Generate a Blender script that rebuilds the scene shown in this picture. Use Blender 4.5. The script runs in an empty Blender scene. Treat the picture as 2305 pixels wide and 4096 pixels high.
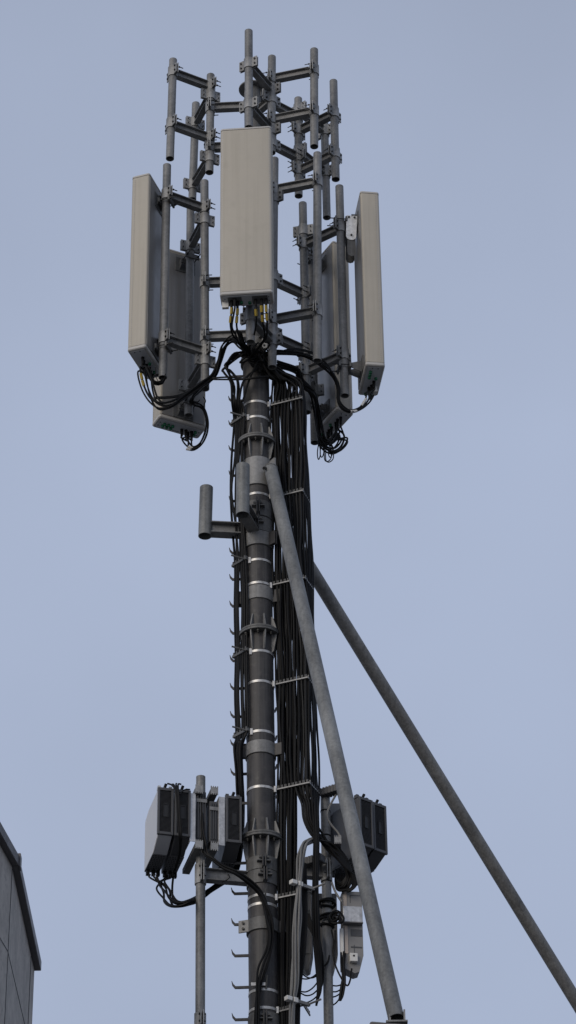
import bpy, math, random
from mathutils import Vector, Matrix, Euler

random.seed(7)
D2R = math.radians
V = Vector
SC = bpy.context.scene
COL = SC.collection

# ------------------------------------------------------------------ camera
CAM = V((0.0, 0.0, 1.6))
PITCH, ROLL, LENS = 34.0, -0.012, 100.0
cam_data = bpy.data.cameras.new('camera')
cam_data.sensor_fit = 'VERTICAL'
cam_data.sensor_height = 36.0
cam_data.sensor_width = 36.0
cam_data.lens = LENS
cam_data.clip_end = 3000
cam = bpy.data.objects.new('camera', cam_data)
COL.objects.link(cam)
RM = Euler((D2R(90 + PITCH), 0, 0)).to_matrix() @ Matrix.Rotation(ROLL, 3, 'Z')
cam.matrix_world = Matrix.Translation(CAM) @ RM.to_4x4()
SC.camera = cam

# ------------------------------------------------------------------ sky and sun
SUN_EL, SUN_AZ = 22.0, -146.0          # azimuth from +Y (view direction) clockwise
world = bpy.data.worlds.new('World')
SC.world = world
world.use_nodes = True
wn, wl = world.node_tree.nodes, world.node_tree.links
wn.clear()
sky = wn.new('ShaderNodeTexSky')
sky.sky_type = 'NISHITA'
sky.sun_disc = False
sky.sun_elevation = D2R(SUN_EL)
sky.sun_rotation = D2R(SUN_AZ)
sky.air_density, sky.dust_density, sky.ozone_density = 1.0, 3.0, 1.5
mixw = wn.new('ShaderNodeMixRGB')       # thin even overcast veil over the sky
mixw.inputs[0].default_value = 0.86
mixw.inputs[2].default_value = (4.27, 4.92, 6.48, 1)
tcw = wn.new('ShaderNodeTexCoord')
nzw = wn.new('ShaderNodeTexNoise')
nzw.inputs['Scale'].default_value = 3.0
nzw.inputs['Detail'].default_value = 4.0
rpw = wn.new('ShaderNodeMapRange')
rpw.inputs['From Min'].default_value, rpw.inputs['From Max'].default_value = 0.3, 0.7
rpw.inputs['To Min'].default_value, rpw.inputs['To Max'].default_value = 0.90, 1.08
mulw = wn.new('ShaderNodeVectorMath')
mulw.operation = 'SCALE'
bg = wn.new('ShaderNodeBackground')
bg.inputs[1].default_value = 0.10
wo = wn.new('ShaderNodeOutputWorld')
wl.new(sky.outputs[0], mixw.inputs[1])
wl.new(tcw.outputs['Generated'], nzw.inputs['Vector'])
wl.new(nzw.outputs[0], rpw.inputs['Value'])
wl.new(mixw.outputs[0], mulw.inputs[0])
sep = wn.new('ShaderNodeSeparateXYZ')      # the veil thickens slowly towards the zenith
wl.new(tcw.outputs['Generated'], sep.inputs[0])
grad = wn.new('ShaderNodeMapRange')
grad.inputs['From Min'].default_value, grad.inputs['From Max'].default_value = 0.58, 0.75
grad.inputs['To Min'].default_value, grad.inputs['To Max'].default_value = 1.0, 0.85
wl.new(sep.outputs['Z'], grad.inputs['Value'])
gm = wn.new('ShaderNodeMath')
gm.operation = 'MULTIPLY'
wl.new(rpw.outputs[0], gm.inputs[0])
wl.new(grad.outputs[0], gm.inputs[1])
wl.new(gm.outputs[0], mulw.inputs['Scale'])
wl.new(mulw.outputs[0], bg.inputs[0])
wl.new(bg.outputs[0], wo.inputs[0])

sun_data = bpy.data.lights.new('sun', 'SUN')
sun_data.energy = 1.12
sun_data.angle = D2R(35)
sun_data.color = (1.0, 0.91, 0.79)
sun = bpy.data.objects.new('sun', sun_data)
COL.objects.link(sun)
az = D2R(SUN_AZ)
sd = V((math.sin(az) * math.cos(D2R(SUN_EL)), math.cos(az) * math.cos(D2R(SUN_EL)), math.sin(D2R(SUN_EL))))
sun.rotation_euler = (-sd).to_track_quat('-Z', 'Y').to_euler()
sun.location = (-20, -20, 40)

SC.view_settings.view_transform = 'Standard'
SC.view_settings.look = 'None'
SC.view_settings.exposure = 0.0
SC.view_settings.gamma = 1.0

# ------------------------------------------------------------------ helpers
FPX = LENS / 36.0 * 4096


def P(x, y, Y):
    """world point at horizontal distance Y on the sight line through photograph pixel x, y"""
    d = RM @ V(((x - 1152.5) / FPX, (2048 - y) / FPX, -1.0))
    return CAM + d * ((Y - CAM.y) / d.y)


CROPS = {'a': (480, 80, .41379), 'b': (880, 80, .41379), 'c': (480, 680, .41379), 'd': (1000, 680, .41379),
         'e': (480, 1180, .41379), 'f': (900, 1180, .48276), 'g': (780, 1850, .41379), 'h': (780, 2500, .41379),
         'i': (540, 3040, .41379), 'j': (1000, 3040, .41379), 'k': (900, 3500, .51724), 'l': (0, 3096, .38835),
         'm': (900, 280, .1931), 'n': (1080, 380, .22069), 'o': (860, 1160, .2069), 'p': (1160, 1360, .27586),
         'q': (560, 1380, .22069), 'r': (560, 3100, .28966), 's': (1080, 3100, .33103), 't': (1080, 3540, .33103),
         'u': (900, 3200, .19403), 'v': (900, 1780, .2069)}


def K(c, x, y, Y):
    ox, oy, s = CROPS[c]
    return P(ox + x * s, oy + y * s, Y)


def link(o):
    COL.objects.link(o)
    return o


def tag(o, label=None, cat=None, group=None, kind=None):
    if label: o['label'] = label
    if cat: o['category'] = cat
    if group: o['group'] = group
    if kind: o['kind'] = kind
    return o


def thing(name, loc, label, cat, group=None):
    o = link(bpy.data.objects.new(name, None))
    o.empty_display_size = 0.1
    o.location = loc
    return tag(o, label, cat, group)


WM = {}


def adopt(o, parent, M=None):
    """parent o (whose data or matrix M is in world space) keeping its place"""
    M = M if M is not None else Matrix.Identity(4)
    if parent is None:
        o.matrix_world = M
        WM[o.name] = M.copy()
        return o
    if parent.name not in WM:
        WM[parent.name] = Matrix.Translation(parent.location)
    o.parent = parent
    o.matrix_parent_inverse = WM[parent.name].inverted()
    o.matrix_basis = M
    WM[o.name] = M.copy()
    return o


class MB:
    def __init__(s):
        s.v, s.f = [], []

    def add(s, vs, fs):
        n = len(s.v)
        s.v += [tuple(p) for p in vs]
        s.f += [tuple(i + n for i in q) for q in fs]
        return s

    def box(s, c, size, M=None):
        c = V(c)
        hx, hy, hz = size[0] / 2, size[1] / 2, size[2] / 2
        vs = [V((x, y, z)) for x in (-hx, hx) for y in (-hy, hy) for z in (-hz, hz)]
        if M is not None:
            vs = [M @ p for p in vs]
        vs = [p + c for p in vs]
        return s.add(vs, [(0, 1, 3, 2), (4, 6, 7, 5), (0, 4, 5, 1), (2, 3, 7, 6), (0, 2, 6, 4), (1, 5, 7, 3)])

    def prism(s, poly, O, ax, ay, az_, h):
        """poly (list of 2-D) in plane ax, ay at O, extruded h along az_"""
        O, ax, ay, az_ = V(O), V(ax), V(ay), V(az_)
        n = len(poly)
        vs = [O + ax * p[0] + ay * p[1] for p in poly] + [O + ax * p[0] + ay * p[1] + az_ * h for p in poly]
        fs = [tuple(range(n - 1, -1, -1)), tuple(range(n, 2 * n))]
        fs += [(i, (i + 1) % n, n + (i + 1) % n, n + i) for i in range(n)]
        return s.add(vs, fs)

    def strip(s, outer, inner, O, ax, ay, az_, h):
        """closed thick profile from two equally long open polylines, extruded along az_"""
        O, ax, ay, az_ = V(O), V(ax), V(ay), V(az_)
        n = len(outer)
        q = lambda p, k: O + ax * p[0] + ay * p[1] + az_ * (h * k)
        vs = [q(p, 0) for p in outer] + [q(p, 0) for p in inner] + [q(p, 1) for p in outer] + [q(p, 1) for p in inner]
        fs = []
        for i in range(n - 1):
            a, b, c, d = i, i + 1, n + i, n + i + 1
            A, B, C, D = a + 2 * n, b + 2 * n, c + 2 * n, d + 2 * n
            fs += [(a, c, d, b), (A, B, D, C), (a, b, B, A), (c, C, D, d)]
        fs += [(0, 2 * n, 3 * n, n), (n - 1, 2 * n - 1, 4 * n - 1, 3 * n - 1)]
        return s.add(vs, fs)

    def cyl(s, p0, p1, r0, r1=None, n=20, caps=(True, True)):
        p0, p1 = V(p0), V(p1)
        r1 = r0 if r1 is None else r1
        d = (p1 - p0).normalized()
        a = d.orthogonal().normalized()
        b = d.cross(a)
        vs = []
        for p, r in ((p0, r0), (p1, r1)):
            for i in range(n):
                t = 2 * math.pi * i / n
                vs.append(p + (a * math.cos(t) + b * math.sin(t)) * r)
        fs = [(i, (i + 1) % n, n + (i + 1) % n, n + i) for i in range(n)]
        if caps[0]: fs.append(tuple(range(n - 1, -1, -1)))
        if caps[1]: fs.append(tuple(range(n, 2 * n)))
        return s.add(vs, fs)

    def pipe(s, p0, p1, r, wall=0.005, n=24):
        """open hollow pipe"""
        p0, p1 = V(p0), V(p1)
        d = (p1 - p0).normalized()
        a = V((1, 0, 0)) - d * d.x
        a.normalize()
        b = d.cross(a)
        vs = []
        for p, rr in ((p0, r), (p1, r), (p1, r - wall), (p0, r - wall)):
            for i in range(n):
                t = 2 * math.pi * i / n
                vs.append(p + (a * math.cos(t) + b * math.sin(t)) * rr)
        fs = []
        for k in range(4):
            k2 = (k + 1) % 4
            fs += [(k * n + i, k * n + (i + 1) % n, k2 * n + (i + 1) % n, k2 * n + i) for i in range(n)]
        s.add(vs, fs)
        return s

    def ring(s, c, r0, r1, z0, z1, n=32, a0=0.0, a1=2 * math.pi):
        """ring of inner radius r0, outer r1 about the vertical through c"""
        c = V(c)
        full = abs(a1 - a0 - 2 * math.pi) < 1e-6
        m = n if full else n + 1
        vs = []
        for r, z in ((r1, z0), (r1, z1), (r0, z1), (r0, z0)):
            for i in range(m):
                t = a0 + (a1 - a0) * i / n
                vs.append(V((c.x + r * math.cos(t), c.y + r * math.sin(t), z)))
        fs = []
        for k in range(4):
            k2 = (k + 1) % 4
            for i in range(n):
                j = (i + 1) % m
                fs.append((k * m + i, k * m + j, k2 * m + j, k2 * m + i))
        if not full:
            fs += [(0, m, 2 * m, 3 * m), (m - 1, 4 * m - 1, 3 * m - 1, 2 * m - 1)]
        return s.add(vs, fs)

    def tube(s, pts, r, n=7, caps=True):
        pts = [V(p) for p in pts]
        m = len(pts)
        up = V((0.31, 0.2, 0.93))
        a = None
        vs = []
        for i in range(m):
            d = (pts[min(i + 1, m - 1)] - pts[max(i - 1, 0)])
            if d.length < 1e-9: d = V((0, 0, 1))
            d.normalize()
            if a is None:
                a = d.orthogonal().normalized()
            else:
                a = a - d * a.dot(d)
                a = a.normalized() if a.length > 1e-6 else d.orthogonal().normalized()
            b = d.cross(a)
            rr = r[i] if isinstance(r, (list, tuple)) else r
            for k in range(n):
                t = 2 * math.pi * k / n
                vs.append(pts[i] + (a * math.cos(t) + b * math.sin(t)) * rr)
        fs = []
        for i in range(m - 1):
            for k in range(n):
                fs.append((i * n + k, i * n + (k + 1) % n, (i + 1) * n + (k + 1) % n, (i + 1) * n + k))
        if caps:
            fs += [tuple(range(n - 1, -1, -1)), tuple(range((m - 1) * n, m * n))]
        return s.add(vs, fs)

    def mesh(s, name, mat, sharp=35):
        me = bpy.data.meshes.new(name)
        me.from_pydata(s.v, [], s.f)
        me.materials.append(mat)
        import bmesh
        bm = bmesh.new()
        bm.from_mesh(me)
        bmesh.ops.recalc_face_normals(bm, faces=bm.faces)
        bm.to_mesh(me)
        bm.free()
        me.polygons.foreach_set('use_smooth', [True] * len(me.polygons))
        me.set_sharp_from_angle(angle=D2R(sharp))
        me.update()
        return me

    def build(s, name, mat, parent=None, label=None, bevel=0.0, kind=None):
        o = link(bpy.data.objects.new(name, s.mesh(name, mat)))
        adopt(o, parent)
        if bevel:
            m = o.modifiers.new('bevel', 'BEVEL')
            m.width, m.segments, m.limit_method = bevel, 2, 'ANGLE'
            m.angle_limit = D2R(40)
        if label: o['label'] = label
        if kind: o['kind'] = kind
        return o


def place(name, me, M, parent):
    o = link(bpy.data.objects.new(name, me))
    return adopt(o, parent, M)


def frame_M(p, x, z=V((0, 0, 1))):
    """matrix at p with local X along x, local Z along z"""
    x = V(x).normalized()
    y = V(z).cross(x).normalized()
    z = x.cross(y)
    M = Matrix((x, y, z)).transposed().to_4x4()
    M.translation = V(p)
    return M


def spline(pts, k=7):
    pts = [V(p) for p in pts]
    if len(pts) < 3:
        return pts
    q = [pts[0] * 2 - pts[1]] + pts + [pts[-1] * 2 - pts[-2]]
    out = []
    for i in range(1, len(q) - 2):
        p0, p1, p2, p3 = q[i - 1], q[i], q[i + 1], q[i + 2]
        for j in range(k):
            t = j / k
            out.append(0.5 * ((2 * p1) + (p2 - p0) * t + (2 * p0 - 5 * p1 + 4 * p2 - p3) * t * t + (3 * p1 - p0 - 3 * p2 + p3) * t ** 3))
    out.append(pts[-1])
    return out


# ------------------------------------------------------------------ materials
def mat(name, col, rough=0.5, metal=0.0, var=0.15, scale=12.0, bump=0.0, bscale=200.0, spec=0.5, streak=False, spots=0.0, spot_col=(0.05, 0.05, 0.05), runs=0.0, run_col=(0.1, 0.1, 0.1)):
    m = bpy.data.materials.new(name)
    m.use_nodes = True
    nt = m.node_tree
    N, L = nt.nodes, nt.links
    b = N['Principled BSDF']
    tc = N.new('ShaderNodeTexCoord')
    mp = N.new('ShaderNodeMapping')
    L.new(tc.outputs['Object'], mp.inputs[0])
    if streak:
        mp.inputs['Scale'].default_value = (1, 1, 0.12)
    nz = N.new('ShaderNodeTexNoise')
    nz.inputs['Scale'].default_value = scale
    nz.inputs['Detail'].default_value = 6
    nz.inputs['Roughness'].default_value = 0.65
    L.new(mp.outputs[0], nz.inputs['Vector'])
    mr = N.new('ShaderNodeMapRange')
    mr.inputs['From Min'].default_value, mr.inputs['From Max'].default_value = 0.28, 0.72
    mr.inputs['To Min'].default_value, mr.inputs['To Max'].default_value = 1 - var, 1 + var
    L.new(nz.outputs[0], mr.inputs['Value'])
    rgb = N.new('ShaderNodeRGB')
    rgb.outputs[0].default_value = (*col, 1)
    mul = N.new('ShaderNodeVectorMath')
    mul.operation = 'SCALE'
    L.new(rgb.outputs[0], mul.inputs[0])
    L.new(mr.outputs[0], mul.inputs['Scale'])
    last = mul.outputs[0]
    if spots > 0:
        n2 = N.new('ShaderNodeTexNoise')
        n2.inputs['Scale'].default_value = scale * 3.1
        n2.inputs['Detail'].default_value = 8
        L.new(tc.outputs['Object'], n2.inputs['Vector'])
        r2 = N.new('ShaderNodeMapRange')
        r2.inputs['From Min'].default_value, r2.inputs['From Max'].default_value = 0.56, 0.72
        r2.inputs['To Min'].default_value, r2.inputs['To Max'].default_value = 0.0, spots
        L.new(n2.outputs[0], r2.inputs['Value'])
        mx = N.new('ShaderNodeMixRGB')
        mx.inputs[2].default_value = (*spot_col, 1)
        L.new(r2.outputs[0], mx.inputs[0])
        L.new(last, mx.inputs[1])
        last = mx.outputs[0]
    if runs > 0:                            # rain runs and grime drawn out downwards
        m4 = N.new('ShaderNodeMapping')
        m4.inputs['Scale'].default_value = (38, 38, 0.9)
        L.new(tc.outputs['Object'], m4.inputs[0])
        n4 = N.new('ShaderNodeTexNoise')
        n4.inputs['Scale'].default_value = 1.0
        n4.inputs['Detail'].default_value = 5
        L.new(m4.outputs[0], n4.inputs['Vector'])
        r4 = N.new('ShaderNodeMapRange')
        r4.inputs['From Min'].default_value, r4.inputs['From Max'].default_value = 0.48, 0.72
        r4.inputs['To Min'].default_value, r4.inputs['To Max'].default_value = 0.0, runs
        L.new(n4.outputs[0], r4.inputs['Value'])
        m5 = N.new('ShaderNodeMixRGB')
        m5.inputs[2].default_value = (*run_col, 1)
        L.new(r4.outputs[0], m5.inputs[0])
        L.new(last, m5.inputs[1])
        last = m5.outputs[0]
    L.new(last, b.inputs['Base Color'])
    b.inputs['Metallic'].default_value = metal
    b.inputs['Specular IOR Level'].default_value = spec
    r3 = N.new('ShaderNodeMapRange')
    r3.inputs['From Min'].default_value, r3.inputs['From Max'].default_value = 0.3, 0.7
    r3.inputs['To Min'].default_value, r3.inputs['To Max'].default_value = max(0.05, rough - 0.1), min(1, rough + 0.1)
    L.new(nz.outputs[0], r3.inputs['Value'])
    L.new(r3.outputs[0], b.inputs['Roughness'])
    if bump > 0:
        n3 = N.new('ShaderNodeTexNoise')
        n3.inputs['Scale'].default_value = bscale
        n3.inputs['Detail'].default_value = 4
        L.new(tc.outputs['Object'], n3.inputs['Vector'])
        bp = N.new('ShaderNodeBump')
        bp.inputs['Strength'].default_value = bump
        bp.inputs['Distance'].default_value = 0.003
        L.new(n3.outputs[0], bp.inputs['Height'])
        L.new(bp.outputs[0], b.inputs['Normal'])
    return m


def galv(name, col, rough, metal):
    """hot-dip zinc: voronoi spangle, cloudy oxide, run marks along the length"""
    m = bpy.data.materials.new(name)
    m.use_nodes = True
    N, L = m.node_tree.nodes, m.node_tree.links
    b = N['Principled BSDF']
    tc = N.new('ShaderNodeTexCoord')
    vo = N.new('ShaderNodeTexVoronoi')
    vo.inputs['Scale'].default_value = 55
    L.new(tc.outputs['Object'], vo.inputs['Vector'])
    n1 = N.new('ShaderNodeTexNoise')
    n1.inputs['Scale'].default_value = 9
    n1.inputs['Detail'].default_value = 8
    n1.inputs['Roughness'].default_value = 0.7
    L.new(tc.outputs['Object'], n1.inputs['Vector'])
    mp = N.new('ShaderNodeMapping')
    mp.inputs['Scale'].default_value = (40, 40, 1.5)
    L.new(tc.outputs['Object'], mp.inputs[0])
    n2 = N.new('ShaderNodeTexNoise')
    n2.inputs['Scale'].default_value = 1.0
    n2.inputs['Detail'].default_value = 5
    L.new(mp.outputs[0], n2.inputs['Vector'])
    bw = N.new('ShaderNodeSeparateColor')
    L.new(vo.outputs['Color'], bw.inputs[0])

    def mth(op, x, y):
        q = N.new('ShaderNodeMath')
        q.operation = op
        for i, w in enumerate((x, y)):
            if isinstance(w, (int, float)):
                q.inputs[i].default_value = w
            else:
                L.new(w, q.inputs[i])
        return q.outputs[0]
    s1 = mth('MULTIPLY', mth('SUBTRACT', bw.outputs[0], 0.5), 0.22)
    n5 = N.new('ShaderNodeTexNoise')
    n5.inputs['Scale'].default_value = 1.7
    n5.inputs['Detail'].default_value = 3
    L.new(tc.outputs['Object'], n5.inputs['Vector'])
    s2 = mth('ADD', mth('MULTIPLY', mth('SUBTRACT', n1.outputs[0], 0.5), 1.0), mth('MULTIPLY', mth('SUBTRACT', n5.outputs[0], 0.5), 1.3))
    s3 = mth('MULTIPLY', mth('SUBTRACT', n2.outputs[0], 0.5), 0.7)
    tot = mth('ADD', mth('ADD', mth('ADD', s1, s2), s3), 1.0)
    tot = mth('MAXIMUM', tot, 0.35)
    rgb = N.new('ShaderNodeRGB')
    rgb.outputs[0].default_value = (*col, 1)
    mul = N.new('ShaderNodeVectorMath')
    mul.operation = 'SCALE'
    L.new(rgb.outputs[0], mul.inputs[0])
    L.new(tot, mul.inputs['Scale'])
    L.new(mul.outputs[0], b.inputs['Base Color'])
    b.inputs['Metallic'].default_value = metal
    b.inputs['Specular IOR Level'].default_value = 0.3
    L.new(mth('MULTIPLY_ADD', n1.outputs[0], 0.35), b.inputs['Roughness'])
    rr = b.inputs['Roughness'].links[0].from_node
    rr.inputs[2].default_value = rough - 0.17
    bp = N.new('ShaderNodeBump')
    bp.inputs['Strength'].default_value = 0.25
    bp.inputs['Distance'].default_value = 0.002
    L.new(n1.outputs[0], bp.inputs['Height'])
    L.new(bp.outputs[0], b.inputs['Normal'])
    return m


M_ZINC = galv('galvanised_steel', (0.195, 0.195, 0.193), 0.5, 0.12)
M_ZINCD = galv('weathered_galvanised_steel', (0.12, 0.12, 0.118), 0.54, 0.12)
M_ZINCB = galv('bright_zinc_plate', (0.5, 0.5, 0.5), 0.38, 0.4)
M_WPLATE = galv('pale_zinc_plate', (0.85, 0.85, 0.84), 0.4, 0.1)
M_CLAMP = galv('clamp_zinc', (0.27, 0.27, 0.266), 0.46, 0.15)
M_BRACE2 = galv('dull_brace_zinc', (0.19, 0.187, 0.18), 0.56, 0.1)
M_BRACE = galv('brace_zinc', (0.175, 0.18, 0.18), 0.54, 0.12)
M_MAST = mat('charcoal_paint', (0.048, 0.046, 0.047), 0.52, 0.0, 0.45, 7.0, 0.25, 60, spots=0.6, spot_col=(0.09, 0.086, 0.082), runs=0.75, run_col=(0.092, 0.09, 0.086), spec=0.35)
M_BOLT = mat('dark_bolt', (0.03, 0.03, 0.03), 0.5, 0.4, 0.2)
M_CABLE = mat('black_cable_jacket', (0.0055, 0.0055, 0.006), 0.58, 0.0, 0.2, 4.0, spec=0.2)
M_CABLE2 = mat('faded_cable_jacket', (0.016, 0.0155, 0.015), 0.62, 0.0, 0.3, 6.0, spec=0.3)
M_GREY_CABLE = mat('grey_cable_jacket', (0.175, 0.172, 0.165), 0.5, 0.0, 0.2, 4.0)
M_RADOME = mat('grey_radome', (0.445, 0.41, 0.345), 0.55, 0.0, 0.06, 2.5, 0.1, 300, spots=0.16, spot_col=(0.3, 0.27, 0.22), runs=0.22, run_col=(0.29, 0.26, 0.2))
M_CAP = mat('pale_end_cap', (0.47, 0.455, 0.43), 0.55, 0.0, 0.06, 6.0)
M_REAR = mat('aluminium_rear_sheet', (0.27, 0.265, 0.26), 0.4, 0.3, 0.1, 3.0, runs=0.25, run_col=(0.15, 0.15, 0.15))
M_PLATE = mat('connector_plate_paint', (0.50, 0.51, 0.53), 0.55, 0.0, 0.06, 8.0)
M_GREEN = mat('green_plastic', (0.015, 0.16, 0.075), 0.5, 0.0, 0.1)
M_YELLOW = mat('yellow_tag', (0.38, 0.27, 0.035), 0.6, 0.0, 0.15, 60)
M_WHITE = mat('white_plastic', (0.66, 0.65, 0.62), 0.5, 0.0, 0.08)
M_BAND = mat('stainless_band', (0.50, 0.49, 0.47), 0.38, 0.5, 0.3, 25)
M_RRU = mat('dark_radio_paint', (0.068, 0.069, 0.073), 0.55, 0.0, 0.12, 8)
M_FIN = mat('fin_black', (0.035, 0.035, 0.037), 0.55, 0.0, 0.1)
M_RRUG = mat('black_grille', (0.012, 0.012, 0.013), 0.6, 0.0, 0.1)
M_RRUS = mat('radio_side_paint', (0.55, 0.555, 0.57), 0.5, 0.1, 0.06, 4)
M_RRUU = mat('radio_underside_paint', (0.11, 0.112, 0.118), 0.5, 0.1, 0.08, 6)
M_PANEL = mat('grey_unit_paint', (0.24, 0.232, 0.222), 0.55, 0.0, 0.1, 5)
M_BEIGE = mat('beige_strip', (0.42, 0.36, 0.31), 0.6, 0.0, 0.08)
M_CONC = mat('weathered_concrete', (0.45, 0.42, 0.385), 0.9, 0.0, 0.25, 5.0, 0.9, 120, spots=0.5, spot_col=(0.2, 0.19, 0.18))
M_CONC2 = mat('side_concrete', (0.15, 0.15, 0.155), 0.85, 0.0, 0.2, 2.0, 0.4, 90)
M_COPE = mat('metal_coping', (0.10, 0.095, 0.10), 0.5, 0.2, 0.12, 4)
M_ROOF = mat('roof_parapet', (0.12, 0.115, 0.115), 0.8, 0.0, 0.2, 4, 0.3, 60)
M_ASPH = mat('pale_paving', (0.14, 0.137, 0.13), 0.9, 0.0, 0.2, 0.6)

# ------------------------------------------------------------------ ground and buildings
g = MB().box((0, 300, -0.5), (3000, 3000, 1.0))
tag(g.build('ground', M_ASPH), kind='structure')

# rooftop building that carries the mast, its parapet corner just shows under the near brace
ROOF_Z = P(1590, 4086, 18.25).z
par = P(1482, 4082, 18.1)
rdir = V((math.cos(D2R(13)), math.sin(D2R(13)), 0))
rn = V((-rdir.y, rdir.x, 0))
bld = thing('rooftop_building', (par.x + 2, par.y + 2, 0), 'grey concrete building under the mast with a dark roof parapet', 'building')
MBASE = 5.2
MB().box(par + rdir * 4 + rn * 4.2 + V((0, 0, -(par.z) / 2 - 0.1)), (8, 8, par.z - 0.2), Matrix((rdir, rn, V((0, 0, 1)))).transposed()).build('wall', M_CONC2, bld)
MB().box(par + rdir * 4.10 + rn * 4.1 + V((0, 0, -0.1)), (8.2, 8.2, 0.2), Matrix((rdir, rn, V((0, 0, 1)))).transposed()).build('parapet', M_ROOF, bld, bevel=0.015)
MB().box((-3.2, 22.0, MBASE / 2), (7.4, 7.0, MBASE)).build('lower_wing', M_CONC2, bld)

# neighbouring building, only its receding parapet shows
Z1 = 10.0 + CAM.z


def PZ(x, y, z):
    d = RM @ V(((x - 1152.5) / FPX, (2048 - y) / FPX, -1.0))
    return CAM + d * ((z - CAM.z) / d.z)


pts = [PZ(0, 3282, Z1), PZ(78, 3422, Z1), PZ(167, 3846, Z1)]
pts[0] = pts[1] + (pts[0] - pts[1]).normalized() * 6.0
nb = thing('neighbour_building', (pts[1].x - 3, pts[1].y + 1, 0), 'dark concrete building with a metal capped parapet and panel joints', 'building')


def wall_run(a, b, inset, ext, top, name, m, joints=()):
    d = (b - a)
    d.z = 0
    ln = d.length
    d.normalize()
    n = V((-d.y, d.x, 0))       # towards the building's inside (left)
    o = MB().box((a + b) / 2 + n * (inset + 0.15) - V((0, 0, (top + a.z) / 2 - (a.z - top) * 0 - a.z / 2 + 0.0)) * 0 + V((0, 0, -top - (a.z - top) / 2 + 0)), (ln + ext, 0.3, a.z - top),
                 Matrix((d, n, V((0, 0, 1)))).transposed()).build(name, m, nb)
    return d, n, ln


COPE_H = 0.085
d1, n1, l1 = wall_run(pts[0], pts[1], 0.055, 0.0, COPE_H, 'wall_panel', M_CONC)
d2, n2, l2 = wall_run(pts[1], pts[2], 0.055, -0.02, COPE_H, 'wall_panel', M_CONC)
for (a, d, n, l, e0, e1) in ((pts[0], d1, n1, l1, 0, -0.002), (pts[1], d2, n2, l2, 0.0, 0.0)):
    c = a + d * ((l + e1 - e0) / 2 + e0) + n * 0.19
    c.z = Z1 - COPE_H / 2
    MB().box(c, (l + e1 - e0, 0.38, COPE_H), Matrix((d, n, V((0, 0, 1)))).transposed()).build('coping', M_COPE, nb, bevel=0.006)
# return wall and roof behind
e = pts[2] + n2 * 3.0
MB().box(pts[2] + n2 * 2.2 - d2 * 0.17 + V((0, 0, -Z1 / 2 - 0.06)), (4.0, 0.3, Z1 - 0.12), Matrix((n2, -d2, V((0, 0, 1)))).transposed()).build('wall_panel', M_CONC, nb)
MB().box(pts[1] + n1 * 2.0 + V((0, 0, -0.5)), (3.0, 3.2, 0.2)).build('roof', M_ROOF, nb)
up_c = pts[1] + V((0.0, 0.0, 0)) + d2 * 0.045
MB().box(V((up_c.x, up_c.y, Z1 - COPE_H / 2 + 0.01)), (0.09, 0.02, COPE_H + 0.02), Matrix((d2, n2, V((0, 0, 1)))).transposed()).build('coping_joint', M_COPE, nb)
# panel joints stand as thin dark sealed grooves
jz = P(55, 3803, pts[1].y).z
for a, d, n, l in ((pts[0], d1, n1, l1), (pts[1], d2, n2, l2 * 0.96)):
    c = a + d * (l / 2) + n * 0.055
    c.z = jz
    MB().box(c, (l, 0.008, 0.006), Matrix((d, n, V((0, 0, 1)))).transposed()).build('joint_seal', M_RRU, nb)
for t in (0.0, 0.82):
    c = pts[1] + d2 * (l2 * t + 0.02) + n2 * 0.054
    MB().box(V((c.x, c.y, Z1 / 2 - 0.05)), (0.004, 0.008, Z1 - COPE_H - 0.02), Matrix((d2, n2, V((0, 0, 1)))).transposed()).build('joint_seal', M_RRU, nb)

# ------------------------------------------------------------------ mast
MY = 20.15
ax0, ax1 = P(1052, 3700, MY), P(1010, 357, MY)


def maxis(z):
    t = (z - ax0.z) / (ax1.z - ax0.z)
    return V((ax0.x + (ax1.x - ax0.x) * t, MY, z))


def mz(y, r=0.11):
    return P(1040, y, MY - r).z


RMAST, RPOST = 0.1155, 0.079
zc = maxis(mz(1418))
mast = thing('antenna_mast', (maxis(MBASE).x, MY, MBASE), 'dark charcoal tubular steel mast with bolted flanges and side step pegs', 'mast')
MB().cyl(maxis(MBASE), zc, RMAST, n=40).build('tube', M_MAST, mast)
zcap = P(1010, 357, MY).z
MB().cyl(zc, maxis(zcap - 0.012), RPOST, n=32).build('top_post', M_ZINCD, mast)
MB().cyl(maxis(zcap - 0.012), maxis(zcap + 0.004), 0.13, n=36).build('cap_plate', M_ZINC, mast, bevel=0.003)
MB().ring(zc, RPOST, 0.135, zc.z - 0.05, zc.z + 0.015, 32).build('shoulder_ring', M_ZINCD, mast, bevel=0.004)

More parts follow.
